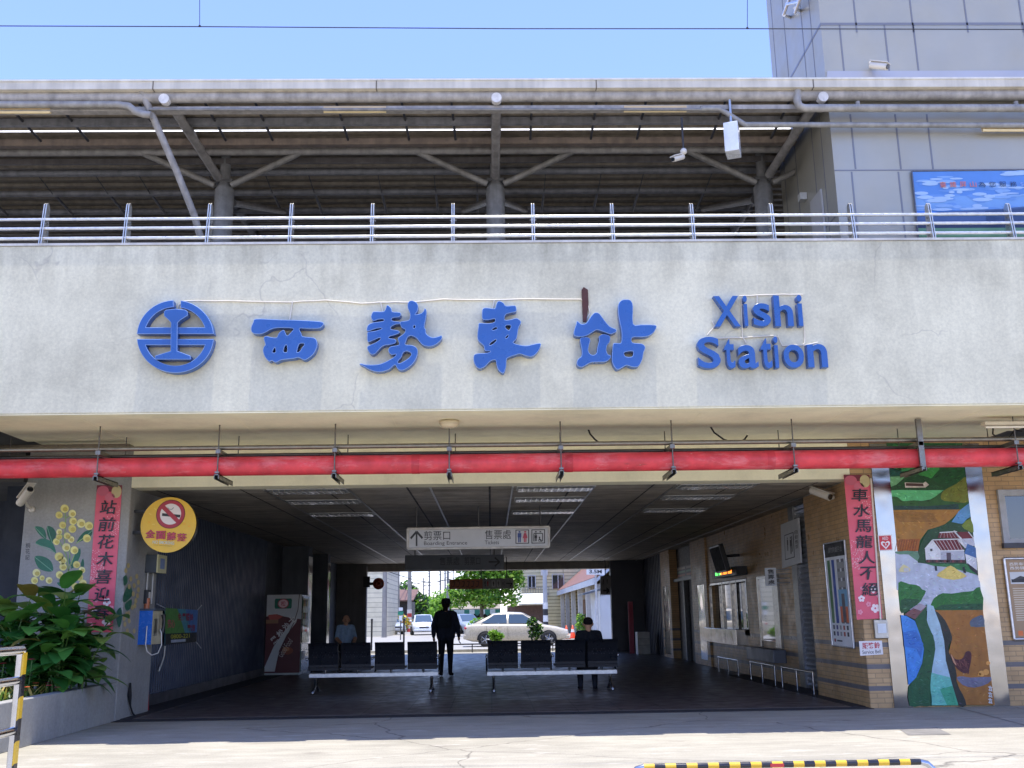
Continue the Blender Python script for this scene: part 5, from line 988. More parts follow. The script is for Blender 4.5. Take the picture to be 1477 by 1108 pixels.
def seated(top,trous,shoe,sl=None):
    sl=sl or top
    s=[((-.07,0,.5),.12,(.07,0,.5),.12,trous),((0,-.02,.55),.14,(0,-.04,.75),.14,top),((-.06,-.05,.75),.125,(-.07,-.05,.92),.125,top),((.06,-.05,.75),.125,(.07,-.05,.92),.125,top),((-.14,-.05,1.0),.07,(.14,-.05,1.0),.07,top),((0,-.05,1.03),.055,(0,-.03,1.1),.05,SK),((0,-.02,1.16),.078,(0,-.015,1.215),.084,SK),((0,.05,1.17),.02,(0,.066,1.155),.014,SK)]
    for d in (-1,1):
        s+=[((d*.17,-.05,1.0),.065,(d*.24,-.02,.74),.052,sl),((d*.24,-.02,.74),.05,(d*.16,.2,.62),.036,SK if sl!=top else sl)]
        s+=hand((d*.16,.21,.615),(d*.145,.27,.6),(-d*.15,1,-.1),(-d*.9,-.1,.3),SK)
        s+=[((d*.09,.02,.5),.105,(d*.13,.43,.5),.075,trous),((d*.13,.43,.49),.07,(d*.13,.4,.1),.048,trous),((d*.13,.39,.06),.045,(d*.14,.55,.045),.036,shoe),((d*.086,.0,1.18),.018,(d*.086,.005,1.15),.014,SK)]
    return s
sh=MB((28,24,24)).ball((0,-.035,1.215),(.089,.088,.08)); se=MB((24,22,24)).ball((-.03,.062,1.2),.009,6,5).ball((.03,.062,1.2),.009,6,5).box((-.022,.055,1.125),(.022,.064,1.13),(140,80,74))
pm=PY(849,905,BY-.1)
figure('man with short dark hair and a black shirt sitting on the right bench',seated((30,32,38),(40,42,50),(26,26,28)),(pm.x,BY+.0,-.03),R(0),(('hair',sh,'cloth'),('face',se,'skin')))
pm=PY(502,890,26.3); sh2=MB((30,28,28)).ball((0,-.035,1.215),(.089,.088,.08)); se2=MB((24,22,24)).ball((-.03,.062,1.2),.009,6,5).ball((.03,.062,1.2),.009,6,5)
figure('man in a pale blue shirt sitting by the dark wall behind the left bench',seated((150,176,206),(60,64,72),(40,38,38),(152,178,206)),(pm.x,26.0,.08),R(200),(('hair',sh2,'cloth'),('face',se2,'skin')))
t=thing('stool','dark square stool under the man in the pale blue shirt','stool',(pm.x,26.05,.012)); obj('seat',MB((60,52,48)).box((pm.x-.2,25.85,.44),(pm.x+.2,26.25,.48)),M['wood'],t)
for sx in (-.16,.16):
    for sy in (-.16,.16): obj('leg',MB((60,52,48)).box((pm.x+sx-.02,26.05+sy-.02,.012),(pm.x+sx+.02,26.05+sy+.02,.44)),M['wood'],t)
# ================================================================== STREET BEHIND THE HALL
def car(name,label,loc,rz,col,group=None,cat='car'):
    t=thing(name,label,cat,(0,0,0),group)
    st=[(-2.25,.62,.42,.66,.72),(-2.18,.74,.3,.7,.86),(-1.9,.82,.22,.74,.93),(-1.3,.85,.2,.78,.95),(-.2,.86,.2,.79,.93),(.8,.86,.2,.79,.92),(1.25,.85,.2,.77,.87),(1.8,.82,.22,.73,.77),(2.15,.74,.28,.66,.68),(2.26,.6,.4,.56,.58)]
    vs=[];n=12
    for x,hw,zb,hs,zt in st:
        zm=(zb+zt)/2; half=[(0,zb),(hw*.85,zb),(hw*.97,zb+.1),(hw,zm),(hw*.97,zt-.08),(hs,zt),(0,zt+.03)]
        ring=half+[(-a,b) for a,b in half[-2:0:-1]]; n=len(ring); vs+=[(x,a,b) for a,b in ring]
    k=len(st); mb=MB(col); mb.add(vs,[(i*n+j,i*n+(j+1)%n,(i+1)*n+(j+1)%n,(i+1)*n+j) for i in range(k-1) for j in range(n)]+[tuple(range(n)),tuple(range((k-1)*n,k*n))],col,True)
    gh=[(-1.95,.7,.93,.0),(-1.0,.6,1.38,.0),(-.3,.62,1.44,0),(.25,.6,1.41,0),(1.25,.7,.88,0)]
    def sec(x,hw,z): 
        b=.94 if x<.9 else .89; return [(x,.78 if -1.9<x<1.2 else .7,min(b,z)),(x,hw,z-.03),(x,hw*.75,z),(x,0,z+.02),(x,-hw*.75,z),(x,-hw,z-.03),(x,-(.78 if -1.9<x<1.2 else .7),min(b,z))]
    gv=[]; 
    for x,hw,z,_ in gh: gv+=sec(x,hw,z)
    mb.add(gv,[(i*7+j,i*7+j+1,(i+1)*7+j+1,(i+1)*7+j) for i in range(4) for j in range(6)],col,True)
    b=obj('body',mb,M['carpaint'],t)
    GL=(60,75,80)
    for s in (-1,1):
        def sp(x,z): return (x,s*(.792-(z-.93)*.37),z)
        for q in ([sp(-1.55,.98),sp(-.42,.97),sp(-.42,1.36),sp(-.95,1.335)],[sp(-.34,.97),sp(.95,.95),sp(.28,1.34),sp(-.34,1.365)]): obj('side_window',MB(GL).prism(q,(0,s*.012,0)),M['carglass'],t)
        obj('door_seam',MB((90,84,76)).box((-.385,s*.866,.3),(-.375,s*.872,.92)).box((.95,s*.862,.3),(.96,s*.868,.9)).box((-1.3,s*.86,.45),(-1.29,s*.866,.92)),M['paint'],t)
        for hx in (-.6,.65): obj('door_handle',MB(col).box((hx-.22,s*.855,.8),(hx-.06,s*.885,.83)),M['carpaint'],t)
        obj('wing_mirror',MB(col).ball((.85,s*.93,.98),(.06,.1,.07),8,6),M['carpaint'],t)
        for wx in (-1.35,1.37):
            ar=MB((22,22,24)); ar.poly([(wx+.36*math.cos(R(a)),s*.868,.3+.36*math.sin(R(a))) for a in range(-10,191,12)]); obj('wheel_arch',ar,M['rubber'],t)
            w_=obj('wheel',MB((26,26,28)).lathe([(.2,-.1),(.29,-.1),(.31,-.07),(.31,.07),(.29,.1),(.2,.1)],(wx,s*.79,.31),(0,s,0),20),M['rubber'],t)
            rm=MB((176,178,182)); rm.lathe([(.0,.06),(.05,.09),(.06,.07)],(wx,s*.79,.31),(0,s,0),10); rm.lathe([(.2,.1),(.215,.095),(.2,.06)],(wx,s*.79,.31),(0,s,0),20); rm.lathe([(0,.02),(.2,.02)],(wx,s*.79,.31),(0,s,0),16,(60,60,64))
            for a in range(5):
                an=a*1.2566; c_=V((wx,s*.88,.31)); e=c_+V((.2*math.cos(an),0,.2*math.sin(an))); rm.tube([c_,e],[.03,.022],5)
            obj('rim',rm,M['chrome'],w_)
        obj('headlight',MB((226,230,234)).ball((2.1,s*.56,.62),(.13,.16,.07),8,6),M['gloss'],t); obj('tail_light',MB((170,30,40)).ball((-2.16,s*.6,.78),(.1,.14,.08),8,6),M['gloss'],t)
    obj('windscreen',MB(GL).poly([(1.2,-.62,.94),(1.2,.62,.94),(.32,.53,1.405),(.32,-.53,1.405)]),M['carglass'],t); obj('rear_window',MB(GL).poly([(-1.86,-.58,1.0),(-1.86,.58,1.0),(-1.06,.5,1.375),(-1.06,-.5,1.375)]),M['carglass'],t)
    t.children[-1].location=(-.01,0,.015); t.children[-2].location=(.012,0,.015)
    obj('grille',MB((50,52,56)).box((2.2,-.34,.5),(2.275,.34,.6)),M['paint'],t); obj('number_plate',MB((226,226,222)).box((2.262,-.19,.36),(2.285,.19,.46)).box((-2.262,-.19,.6),(-2.245,.19,.7)),M['print'],t); obj('bumper',MB(col).box((2.0,-.72,.28),(2.31,.72,.44)),M['carpaint'],t,.04); obj('bumper',MB(col).box((-2.3,-.74,.32),(-2.0,.74,.52)),M['carpaint'],t,.04)
    t.location=loc; t.rotation_euler=(0,0,rz); return t
a=PY(674,900,45).x; b=PY(813,900,45).x
car('parked_car','champagne gold sedan parked side-on across the road behind the benches',((a+b)/2,45.2,.004),R(2),(190,180,158))
p=PY(610,900,76); car('parked_car','white sedan seen head-on in the side street, left of the standing person',(p.x,76,.004),R(-84),(214,220,228))
p=PY(557,900,80); car('parked_car','silver sedan parked at an angle before the pale tiled building',(p.x,80,.004),R(-62),(178,182,186))
p=PY(578,893,92); car('parked_car','dark sedan half hidden behind yellow shrubs in the side street',(p.x,92,.004),R(-80),(70,74,80))
p=PY(671,898,78); car('parked_car','pale blue hatchback in the shade under the scalloped awning',(p.x,78,.004),R(-70),(150,160,176))
# -- trees and shrubs
def leaves(mb, blobs, n, size, cols, rnd, flat=.0):
    tot=sum(b[1][0]*b[1][1]*b[1][2] for b in blobs)
    for c,r in blobs:
        c=V(c)
        for _ in range(int(n*r[0]*r[1]*r[2]/tot)):
            d=V((rnd.gauss(0,1),rnd.gauss(0,1),rnd.gauss(0,1))).normalized(); q=rnd.random()**.38
            p=c+V((d.x*r[0]*q,d.y*r[1]*q,d.z*r[2]*q)); s=size*rnd.uniform(.6,1.3)
            a=V((rnd.gauss(0,1),rnd.gauss(0,1),rnd.gauss(0,.6))).normalized(); b=a.cross(V((rnd.gauss(0,1),rnd.gauss(0,1),rnd.gauss(0,1)))).normalized()
            mb.add([p-a*s,p+b*s*.45,p+a*s,p-b*s*.45],[(0,1,2,3)],cols[rnd.randrange(len(cols))])
GREENS=[(132,178,58),(100,152,50),(154,196,74),(78,124,46),(170,204,90),(118,166,54)]
DARKG=[(44,84,36),(36,70,32),(60,100,44),(30,58,28)]
def tree(name,label,base,h,blobs,n,size,cols,seed,tr=.15,group=None,limbs=5):
    rnd=random.Random(seed); t=thing(name,label,'tree',base,group); base=V(base)
    mb=MB((104,90,76)); top=base+V((0,0,h*.6)); mb.tube([base,base+V((.05,.02,h*.3)),top],[tr,tr*.8,tr*.5],8)
    for k in range(limbs):
        c,r=blobs[k%len(blobs)]; s=base+V((0,0,h*rnd.uniform(.25,.5))); e=V(c)+V((rnd.uniform(-.3,.3)*r[0],0,0)); mb.tube([s,s.lerp(e,.5)+V((0,0,.15)),e],[tr*.45,tr*.3,tr*.12],6)
    obj('trunk',mb,M['bark'],t); mb=MB(); leaves(mb,blobs,n,size,cols,rnd); obj('crown',mb,M['leaf'],t); return t
def pblob(px,py,y,rx,ry=None,rz=None): p=PY(px,py,y); return (tuple(p),(rx,ry or rx,rz or rx*.8))
Yt=68
tree('broadleaf_tree','large bright green tree behind the gold sedan and the orange hanging sign',(PY(694,900,Yt).x,Yt,0),4.6,[pblob(690,842,Yt,1.3),pblob(722,830,Yt,1.4,1.4,1.3),pblob(742,838,Yt,.8),pblob(668,850,Yt,1.1),pblob(700,862,Yt,1.3,1.3,.7),pblob(735,862,Yt,.8,.8,.6),pblob(712,808,Yt,1.5),pblob(680,814,Yt,1.2),pblob(660,868,Yt,.7,.7,.5),pblob(742,815,Yt,.9)],9000,.16,GREENS,1,.16)
for i,(px,py,y,rx,lab) in enumerate(((586,862,112,1.7,'dark green tree behind the red-roofed shed and utility poles'),(600,880,128,1.6,'mid green tree past the leaning striped pole in the side street'),(614,879,150,2.0,'yellow green tree along the side street, behind the white sedan'),(632,876,170,2.6,'yellow green tree far along the side street above the standing person'),(651,870,150,2.3,'bright green tree at the left edge of the big tree'))):
    c=PY(px,py,y); tree('street_tree',lab,(c.x,y,0),c.z*1.1,[((c.x,y,c.z),(rx,rx,rx*.8)),((c.x-rx*.8,y,c.z-rx*.5),(rx*.7,)*3),((c.x+rx*.8,y,c.z-rx*.4),(rx*.7,)*3),((c.x,y,c.z+rx*.6),(rx*.5,)*3)],2600,.26,GREENS if i else DARKG+GREENS[:2],20+i,.15,'trees along the side street',4)
def shrub(name,label,base,blobs,n,size,cols,seed,pot=None,cat='shrub',group=None):
    rnd=random.Random(seed); t=thing(name,label,cat,base,group); base=V(base)
    if pot: obj('pot',MB(pot[2]).lathe([(0,0),(pot[0]*.75,0),(pot[0],pot[1]),(pot[0]*.85,pot[1]),(pot[0]*.8,pot[1]*.85),(0,pot[1]*.85)],base,n=14),M['plastic'],t)
    mb=MB((86,78,58)); 
    for c,r in blobs: mb.tube([base+V((0,0,.05)),V(c)],[.015,.006],5)
    obj('stem',mb,M['bark'],t); mb=MB(); leaves(mb,blobs,n,size,cols,rnd); obj('foliage',mb,M['leaf'],t); return t
YK=38.4
for px,py0,hh,rx,lab,cols,sd in ((716,926,.42,.24,'low potted shrub before the rear wheel of the gold sedan',GREENS,31),(772,926,.85,.26,'taller dark potted shrub before the front wheel of the gold sedan',DARKG+GREENS[:1],32)):
    p=PY(px,py0,YK); shrub('potted_shrub',lab,(p.x,YK,0),[((p.x,YK,.35+hh*.35),(rx,rx,hh*.3)),((p.x-.1,YK,.35+hh*.75),(rx*.8,rx*.8,hh*.3)),((p.x+.12,YK,.35+hh*.5),(rx*.7,rx*.7,hh*.3))],420,.08,cols,sd,(.2,.3,(110,80,66)),'potted plant')
p=PY(838,905,54); shrub('potted_shrub','slim potted shrub by the shop columns right of the orange cones',(p.x,54,0),[((p.x,54,.7),(.3,.3,.3)),((p.x,54,1.1),(.25,.25,.3))],300,.1,GREENS,33,(.2,.3,(120,90,74)),'potted plant')
p=PY(577,898,84); shrub('yellow_shrub','yellow leaved shrub beside the silver sedan',(p.x,84,0),[((p.x,84,.8),(.9,.6,.7)),((p.x-1.2,84.5,1.6),(.6,.5,.5)),((p.x-3,86,1.8),(1.2,.6,.6))],900,.16,[(206,190,60),(170,170,50),(120,150,50),(196,140,60)],34)
p=PY(690,892,64); shrub('green_shrub','small green shrub at the foot of the big tree',(p.x,64,0),[((p.x,64,.6),(.7,.5,.6))],500,.14,GREENS,35)
# -- buildings
def house(name,label,cat,loc): return thing(name,label,cat,loc)
x1=PY(574,860,80).x; h=house('tiled_building','tall pale beige tiled building at the left of the side street','building',(x1-8,72,0))
M['siding']=brickmat('pale_siding',(0,2),lin((222,214,188)),lin((212,204,178)),lin((160,152,130)),30,.33,.06,.7,None,0,.5,.15); M['siding2']=brickmat('cream_siding',(0,2),lin((226,214,170)),lin((218,206,160)),lin((150,138,104)),30,.28,.1,.7,None,0,.5,.15)
obj('wall',MB().box((x1-16,72,0),(x1,80,9)),M['siding'],h); obj('roof',MB((170,164,150)).box((x1-16.2,71.8,9),(x1+.2,80.2,9.3)),M['wall'],h)
for k in range(2): obj('window',MB((60,70,76)).box((x1-6-k*5,71.96,4.2),(x1-4.4-k*5,71.998,5.8)),M['glass'],h)
q0=PY(560,868,100); q1=PY(592,895,100); h=house('red_roof_shed','dark open shed with a rusty red roof beyond the silver sedan','shed',((q0.x+q1.x)/2,100,0)); obj('wall',MB((46,42,40)).box((q0.x,100,0),(q1.x,106,q0.z)),M['wood'],h); obj('roof',MB((116,88,78)).prism([(q0.x-.3,99.4,q0.z),(q1.x+.3,99.4,q0.z),(q1.x+.3,107,q0.z+1.2),(q0.x-.3,107,q0.z+1.2)],(0,0,.12)),M['wall'],h)
q0=PY(655,880,80); q1=PY(700,897,80); h=house('awning_shelter','low shelter with a green scalloped awning under the big tree','shelter',((q0.x+q1.x)/2,82,0)); obj('wall',MB((40,42,44)).box((q0.x,83.5,0),(q1.x+1,84,q0.z)),M['wall'],h); obj('roof',MB((150,140,124)).prism([(q0.x-.2,79.6,q0.z),(q1.x+1.2,79.6,q0.z),(q1.x+1.2,84.2,q0.z+.9),(q0.x-.2,84.2,q0.z+.9)],(0,0,.08)),M['wall'],h)
mb=MB((70,130,110)); k0=q0.x
while k0<q1.x+1: mb.prism([(k0,79.58,q0.z),(k0+.4,79.58,q0.z),(k0+.4,79.58,q0.z-.3),(k0+.2,79.58,q0.z-.48),(k0,79.58,q0.z-.3)],(0,.02,0),(60,120,100) if int((k0-q0.x)/.4)%2 else (190,200,190)); k0+=.4
obj('awning',mb,M['cloth'],h)
for xx in (q0.x,q1.x+.9): obj('post',MB((120,116,110)).tube([(xx,79.8,0),(xx,79.8,q0.z)],.06,8),M['paint'],h)
Yc=86; q=[PY(*p,Yc) for p in ((752,818),(872,818),(872,900),(752,900))]; h=house('apartment_house','cream sided two-storey house with a balcony behind the shop row','house',((q[0].x+q[1].x)/2,Yc,0)); obj('wall',MB().box((q[0].x,Yc,0),(q[1].x+6,Yc+9,8.5)),M['siding2'],h); obj('roof',MB((120,112,104)).box((q[0].x-.3,Yc-.4,8.5),(q[1].x+6.3,Yc+9.3,8.8)),M['wall'],h)
for a,b_,c_,d_ in ((762,832,772,849),(797,830,813,849),(835,830,848,849)):
    p0=PY(a,b_,Yc-.05); p1=PY(c_,d_,Yc-.05); w_=obj('window',MB((96,112,120)).box((p0.x,Yc-.05,p1.z),(p1.x,Yc-.002,p0.z)),M['glass'],h); xm=(p0.x+p1.x)/2; obj('window_frame',MB((206,206,202)).box((p0.x-.06,Yc-.08,p1.z-.06),(p0.x,Yc-.051,p0.z+.06)).box((p1.x,Yc-.08,p1.z-.06),(p1.x+.06,Yc-.051,p0.z+.06)).box((xm-.03,Yc-.08,p1.z),(xm+.03,Yc-.051,p0.z)).box((p0.x-.06,Yc-.08,p0.z+.061),(p1.x+.06,Yc-.051,p0.z+.12)),M['paint'],w_)
p0=PY(757,848,Yc-.8); p1=PY(792,856,Yc-.8); mb=MB((150,146,136)); mb.box((p0.x,Yc-.8,p0.z),(p1.x,Yc-.76,p0.z+.05)); k0=p0.x
while k0<p1.x: mb.box((k0,Yc-.79,p1.z),(k0+.05,Yc-.77,p0.z)); k0+=.22
mb.box((p0.x,Yc-.85,p1.z-.15),(p1.x,Yc-.002,p1.z)); obj('balcony',mb,M['paint'],h)
p0=PY(780,822,Yc-.4); p1=PY(787,830,Yc-.4); obj('air_conditioner',MB((206,204,196)).box((p0.x,Yc-.4,p1.z),(p1.x+.2,Yc-.003,p0.z)).lathe([(0,-.42),(.16,-.42),(.16,-.4)],((p0.x+p1.x)/2+.1,Yc,(p0.z+p1.z)/2),(0,1,0),12,(60,60,64)),M['plastic'],h)
p0=PY(752,863,75); p1=PY(770,882,75); h=house('side_shed','low shed with a white sheet roof between the big tree and the shops','shed',(p0.x,75,0)); obj('wall',MB((92,70,62)).box((p0.x-1.0,75.5,0),(p1.x+1,79,p0.z-.5)),M['wood'],h); obj('roof',MB((214,214,208)).prism([(p0.x-.5,74.6,p0.z-.45),(p1.x+.9,74.6,p0.z-.45),(p1.x+.9,79,p0.z+.35),(p0.x-.2,79,p0.z+.35)],(0,0,.06)),M['wall'],h)
# shop row running away along the right side
XSH=5.75; h=house('shop_row','row of low shops with a sloping red-brown roof and white columns, right of the road','shop',(9,75,0))
obj('wall',MB((206,198,184)).box((XSH+1.6,55,0),(XSH+8,106,3.3)),M['wall'],h)
obj('roof',MB((132,96,86)).prism([(XSH-.15,54.4,3.15),(XSH-.15,108,3.15),(XSH+3.4,108,6.1),(XSH+3.4,54.4,6.1)],(0,0,.1)).prism([(XSH+3.4,54.4,6.1),(XSH+3.4,108,6.1),(XSH+9,108,3.2),(XSH+9,54.4,3.2)],(0,0,.1)),M['wall'],h)
obj('fascia_board',MB((196,200,206)).box((XSH-.2,54.5,2.85),(XSH-.16,108,3.2)).prism([(XSH-.1,54.35,2.95),(XSH+3.4,54.35,5.95),(XSH+3.4,54.35,6.1),(XSH-.1,54.35,3.15)],(0,.04,0)),M['paint'],h)
for k in range(9):
    y=56+k*5.6; obj('column',MB((214,212,204)).box((XSH,y,0),(XSH+.3,y+.35,2.9)),M['wall'],h)
    obj('shop_opening',MB([(50,46,44),(150,116,88),(70,60,56)][k%3]).box((XSH+1.55,y+.9,.1),(XSH+1.598,y+3.6,2.4)),M['wood'],h)
q0=PY(846,850,51.5); q1=PY(884,918,51.5); h=house('white_garage','small white building with an arched shutter right of the potted shrub','garage',(q0.x+2,52,0)); obj('wall',MB((216,216,212)).box((q0.x+.45,51.5,0),(q0.x+6,54.2,q0.z)),M['wall'],h); obj('roof',MB((90,96,104)).prism([(q0.x-.2,51.2,q0.z-.3),(q0.x+6.2,51.2,q0.z+1.3),(q0.x+6.2,54.3,q0.z+1.3),(q0.x-.2,54.3,q0.z-.3)],(0,0,.1)),M['panel'],h)
p0=PY(858,868,51.4); p1=PY(884,916,51.4); mb=MB((196,200,204)); mb.prism([(p0.x,51.45,0),(p0.x+1.3,51.45,0),(p0.x+1.3,51.45,p0.z)]+[(p0.x+.65+.65*math.cos(R(a)),51.45,p0.z+.3*math.sin(R(a))) for a in range(15,180,15)]+[(p0.x,51.45,p0.z)],(0,.048,0)); obj('shutter',mb,M['panel'],h); obj('drain_pipe',MB((206,206,200)).tube([(q0.x+.6,51.42,0),(q0.x+.6,51.42,q0.z-.1)],.05,8),M['plastic'],h)
def d_35(bd,mb): bd.text(mb,'3.5M',.15,.2,.85,.8,(60,60,64),2,.03)
flat_sign('height_limit_sign','white height limit board reading 3.5M high above the shop roof','sign',pxboard(50,(846,820),(872,820),(872,829),(846,829)),(222,222,220),d_35,.05)
p=PY(859,829,50.1); tag(obj('sign_pole',MB((190,190,188)).tube([(p.x,50.1,0),(p.x,50.1,p.z+.2)],.05,8),M['paint']),'thin grey pole carrying the height limit board','pole')
# -- poles and wires
def pole(name,label,px,y,h,r,col,stripe=None,group='utility poles'):
    x=PY(px,890,y).x; t=thing(name,label,'pole',(x,y,0),group); obj('shaft',MB(col).tube([(x,y,0),(x,y,h)],[r*1.15,r*.8],10),M['wall'],t)
    if stripe:
        mb=MB()
        for k in range(6): mb.lathe([(r*1.2,k*.32),(r*1.18,k*.32+.32)],(x,y,0),n=10,col=stripe[k%2])
        obj('warning_band',mb,M['paint'],t)
    if h>7:
        for dz in (.5,1.2): obj('cross_arm',MB((110,106,100)).box((x-.9,y-.06,h-dz),(x+.9,y+.06,h-dz+.1)),M['wood'],t)
    return t
pole('utility_pole','grey utility pole standing before the pale tiled building',554.5,68,9.5,.15,(150,146,140))
pole('utility_pole','slim dark wooden pole right of the pale tiled building',566,98,9.0,.14,(96,82,70))
pole('utility_pole','thick grey concrete pole beside the dark wooden pole',573,96,10,.2,(150,148,142))
pole('utility_pole','tall concrete pole with red and white bands at its foot in the side street',590.5,90,10.5,.17,(160,158,152),((190,60,60),(226,222,216)))
pole('utility_pole','distant grey pole rising above the hat of the standing person',646,120,10.5,.16,(140,140,138))
pole('utility_pole','far thin pole in the middle of the street gap',619,210,11,.2,(120,122,124)); pole('utility_pole','far thin pole left of the middle of the street gap',611,260,11,.2,(120,122,124)); pole('utility_pole','far thin pole right of the middle of the street gap',635,180,11,.17,(110,112,114)); pole('utility_pole','faint far pole beside the distant grey pole',642,220,13,.2,(110,112,116))
pole('traffic_pole','light steel pole with black and white bands at its foot before the shops',787,53,7,.11,(176,178,180),((40,40,44),(222,222,220)),None)
t=thing('power_lines','sagging dark power lines crossing above the side street','power lines',(-6,70,8))
for k,(a,b) in enumerate((((554,822,68),(640,838,120)),((573,830,96),(660,822,120)),((590,838,90),(635,842,180)),((590,846,90),(646,832,120)),((573,840,96),(642,852,220)),((554,838,68),(619,856,210)),((590,842,90),(700,818,95)),((646,826,120),(760,815,110)))):
    p,q=PY(*a),PY(*b); pts=[p.lerp(q,i/8)-V((0,0,math.sin(math.pi*i/8)*.4)) for i in range(9)]; obj('line',MB((40,42,46)).tube(pts,.03,5),M['rubber'],t)
x=PY(578,890,60).x; t=thing('street_sign','small green and white street sign on a thin post in the side street','street sign',(x,60,0)); obj('post',MB((90,92,94)).tube([(x,60,0),(x,60,1.9)],.03,6),M['steel'],t)
for z0,z1,c,w_ in ((1.42,1.62,(40,130,100),.16),(1.66,1.84,(222,224,222),.12),(1.1,1.38,(222,224,222),.09)): obj('plate',MB(c).box((x-w_,59.95,z0),(x+w_,59.968,z1)),M['print'],t)
for px,y,lab in ((582.5,39.2,'thin black post on the kerb right of the silver sedan'),(536,38.9,'thin black post on the kerb at the left exit edge')):
    x=PY(px,920,y).x; t=thing('bollard_post',lab,'post',(x,y,0)); obj('shaft',MB((34,34,38)).tube([(x,y,0),(x,y,1.22)],.035,8),M['paint'],t); obj('cap',MB((40,40,44)).ball((x,y,1.22),.05,8,6),M['paint'],t)
x0=PY(652,925,38).x; x1=PY(884,925,38).x; t=thing('low_railing','low dark railing along the kerb behind the benches','railing',((x0+x1)/2,38,0)); obj('bar',MB((48,48,52)).tube([(x0,38,.02),(x0,38,.3),(x1,38,.3),(x1,38,.02)],.025,8),M['paint'],t)
for k in range(1,8): obj('post',MB((48,48,52)).tube([(x0+(x1-x0)*k/8,38,0),(x0+(x1-x0)*k/8,38,.3)],.02,6),M['paint'],t)
def cone(label,px,y):
    x=PY(px,910,y).x; t=thing('traffic_cone',label,'traffic cone',(x,y,0),'orange traffic cones'); obj('base',MB((200,70,40)).box((x-.2,y-.2,.004),(x+.2,y+.2,.04)),M['plastic'],t); obj('cone_body',MB((226,80,44)).lathe([(.16,.04),(.03,.72),(0,.73)],(x,y,0),n=16),M['plastic'],t); obj('reflective_band',MB((232,226,220)).lathe([(.107,.35),(.077,.51)],(x,y,0),n=16),M['plastic'],t)
cone('orange traffic cone left of the pair, nearer the gold sedan',817,56); cone('orange traffic cone right of the pair, nearer the potted shrub',826,57)
struct('road_marking',MB((214,214,210)).box((-30,53.2,.004),(30,53.35,.009)).add([(-9.3,60,.009),(-9.1,60,.009),(-44,800,.009),(-44.6,800,.009)],[(0,1,2,3)]),M['paint'])
# ================================================================== PLANTER AND FRONT PLANTS
px1=-5.085; zt=PY(165,985,14.2).z
pl=thing('planter','long grey concrete planter in front of the painted pier','planter',(-7,11.5,0))
obj('planter_wall',MB().box((px1-.16,8.8,0),(px1,D-.003,zt)).box((-9.6,8.8,0),(px1-.163,8.96,zt)),M['pier'],pl,.01)
obj('soil',MB((92,74,58)).box((-9.6,8.963,0),(px1-.163,D-.004,zt-.06)),M['bark'],pl)
def blade(mb,base,dirv,L,W,col,rnd,droop=.5,fold=.18):
    d=V(dirv).normalized(); side=d.cross(V((0,0,1))); side=side.normalized() if side.length>.05 else V((1,0,0)); n=7; ctr=[]; p=V(base); dd=d.copy()
    for i in range(n+1):
        ctr.append(p.copy()); dd=(dd+V((0,0,-droop/n))).normalized(); p=p+dd*(L/n)
    vs=[]
    for i,c in enumerate(ctr):
        t=i/n; w=W*.5*(math.sin(math.pi*min(1,t*.92+.08))**.75)*(1 if t<.98 else .15); up=side.cross(d).normalized()
        vs+=[c-side*w+up*w*fold, c, c+side*w+up*w*fold]
    mb.add(vs,[(3*i+j,3*i+j+1,3*i+j+4,3*i+j+3) for i in range(n) for j in (0,1)],col,True)
LG=[(64,124,54),(78,138,60),(50,102,46),(96,154,68),(122,172,82),(66,128,60)]
def leafy(label,x,y,h,nst,seed,group='broad-leaved plants in the planter',spread=.5):
    rnd=random.Random(seed); base=V((x,y,zt-.07)); t=thing('leafy_plant',label,'plant',base,group)
    st=MB((96,128,60)); lf=MB()
    for k in range(nst):
        an=rnd.uniform(0,6.28); ln=V((math.cos(an)*rnd.uniform(.1,spread),math.sin(an)*rnd.uniform(.1,spread),1)); H=h*rnd.uniform(.65,1.05); b=base+V((rnd.uniform(-.15,.15),rnd.uniform(-.15,.15),0)); pts=[b+V((ln.x*H*s*s,ln.y*H*s*s,H*s)) for s in (0,.25,.5,.75,1)]; st.tube(pts,[.016,.014,.012,.01,.006],6)
        nl=rnd.randint(8,11)
        for j in range(nl):
            s=.22+.78*j/(nl-1); p=b+V((ln.x*H*s*s,ln.y*H*s*s,H*s)); a2=an+j*2.4+rnd.uniform(-.4,.4); el=.25+.8*s*rnd.uniform(.5,1.2); blade(lf,p,(math.cos(a2),math.sin(a2),el),rnd.uniform(.36,.6),rnd.uniform(.19,.28),(LG+[(120,150,70),(140,128,66)])[rnd.randrange(8) if rnd.random()<.5 else rnd.randrange(6)],rnd,rnd.uniform(.7,1.7))
    obj('stem',st,M['leaf'],t); obj('foliage',lf,M['gleaf'],t); return t
M['gleaf']=leafmat('glossy_leaf',.4)
for i,(px,y,h,ns,lab) in enumerate(((122,13.6,1.0,4,'broad-leaved plant nearest the pier and the pink couplet banner'),(88,13.3,1.25,6,'tallest broad-leaved plant, in front of the painted flowers'),(48,13.4,1.1,6,'dense broad-leaved plant second from the left of the planter'),(15,13.0,1.15,6,'broad-leaved plant at the left edge of the photo'),(70,12.8,.95,5,'short broad-leaved plant in front of the tallest one'),(105,13.0,.8,4,'low broad-leaved plant overhanging the planter rim'))):
    leafy(lab,PY(px,950,y).x,y,h,ns,50+i)
rnd=random.Random(9); mb=MB()
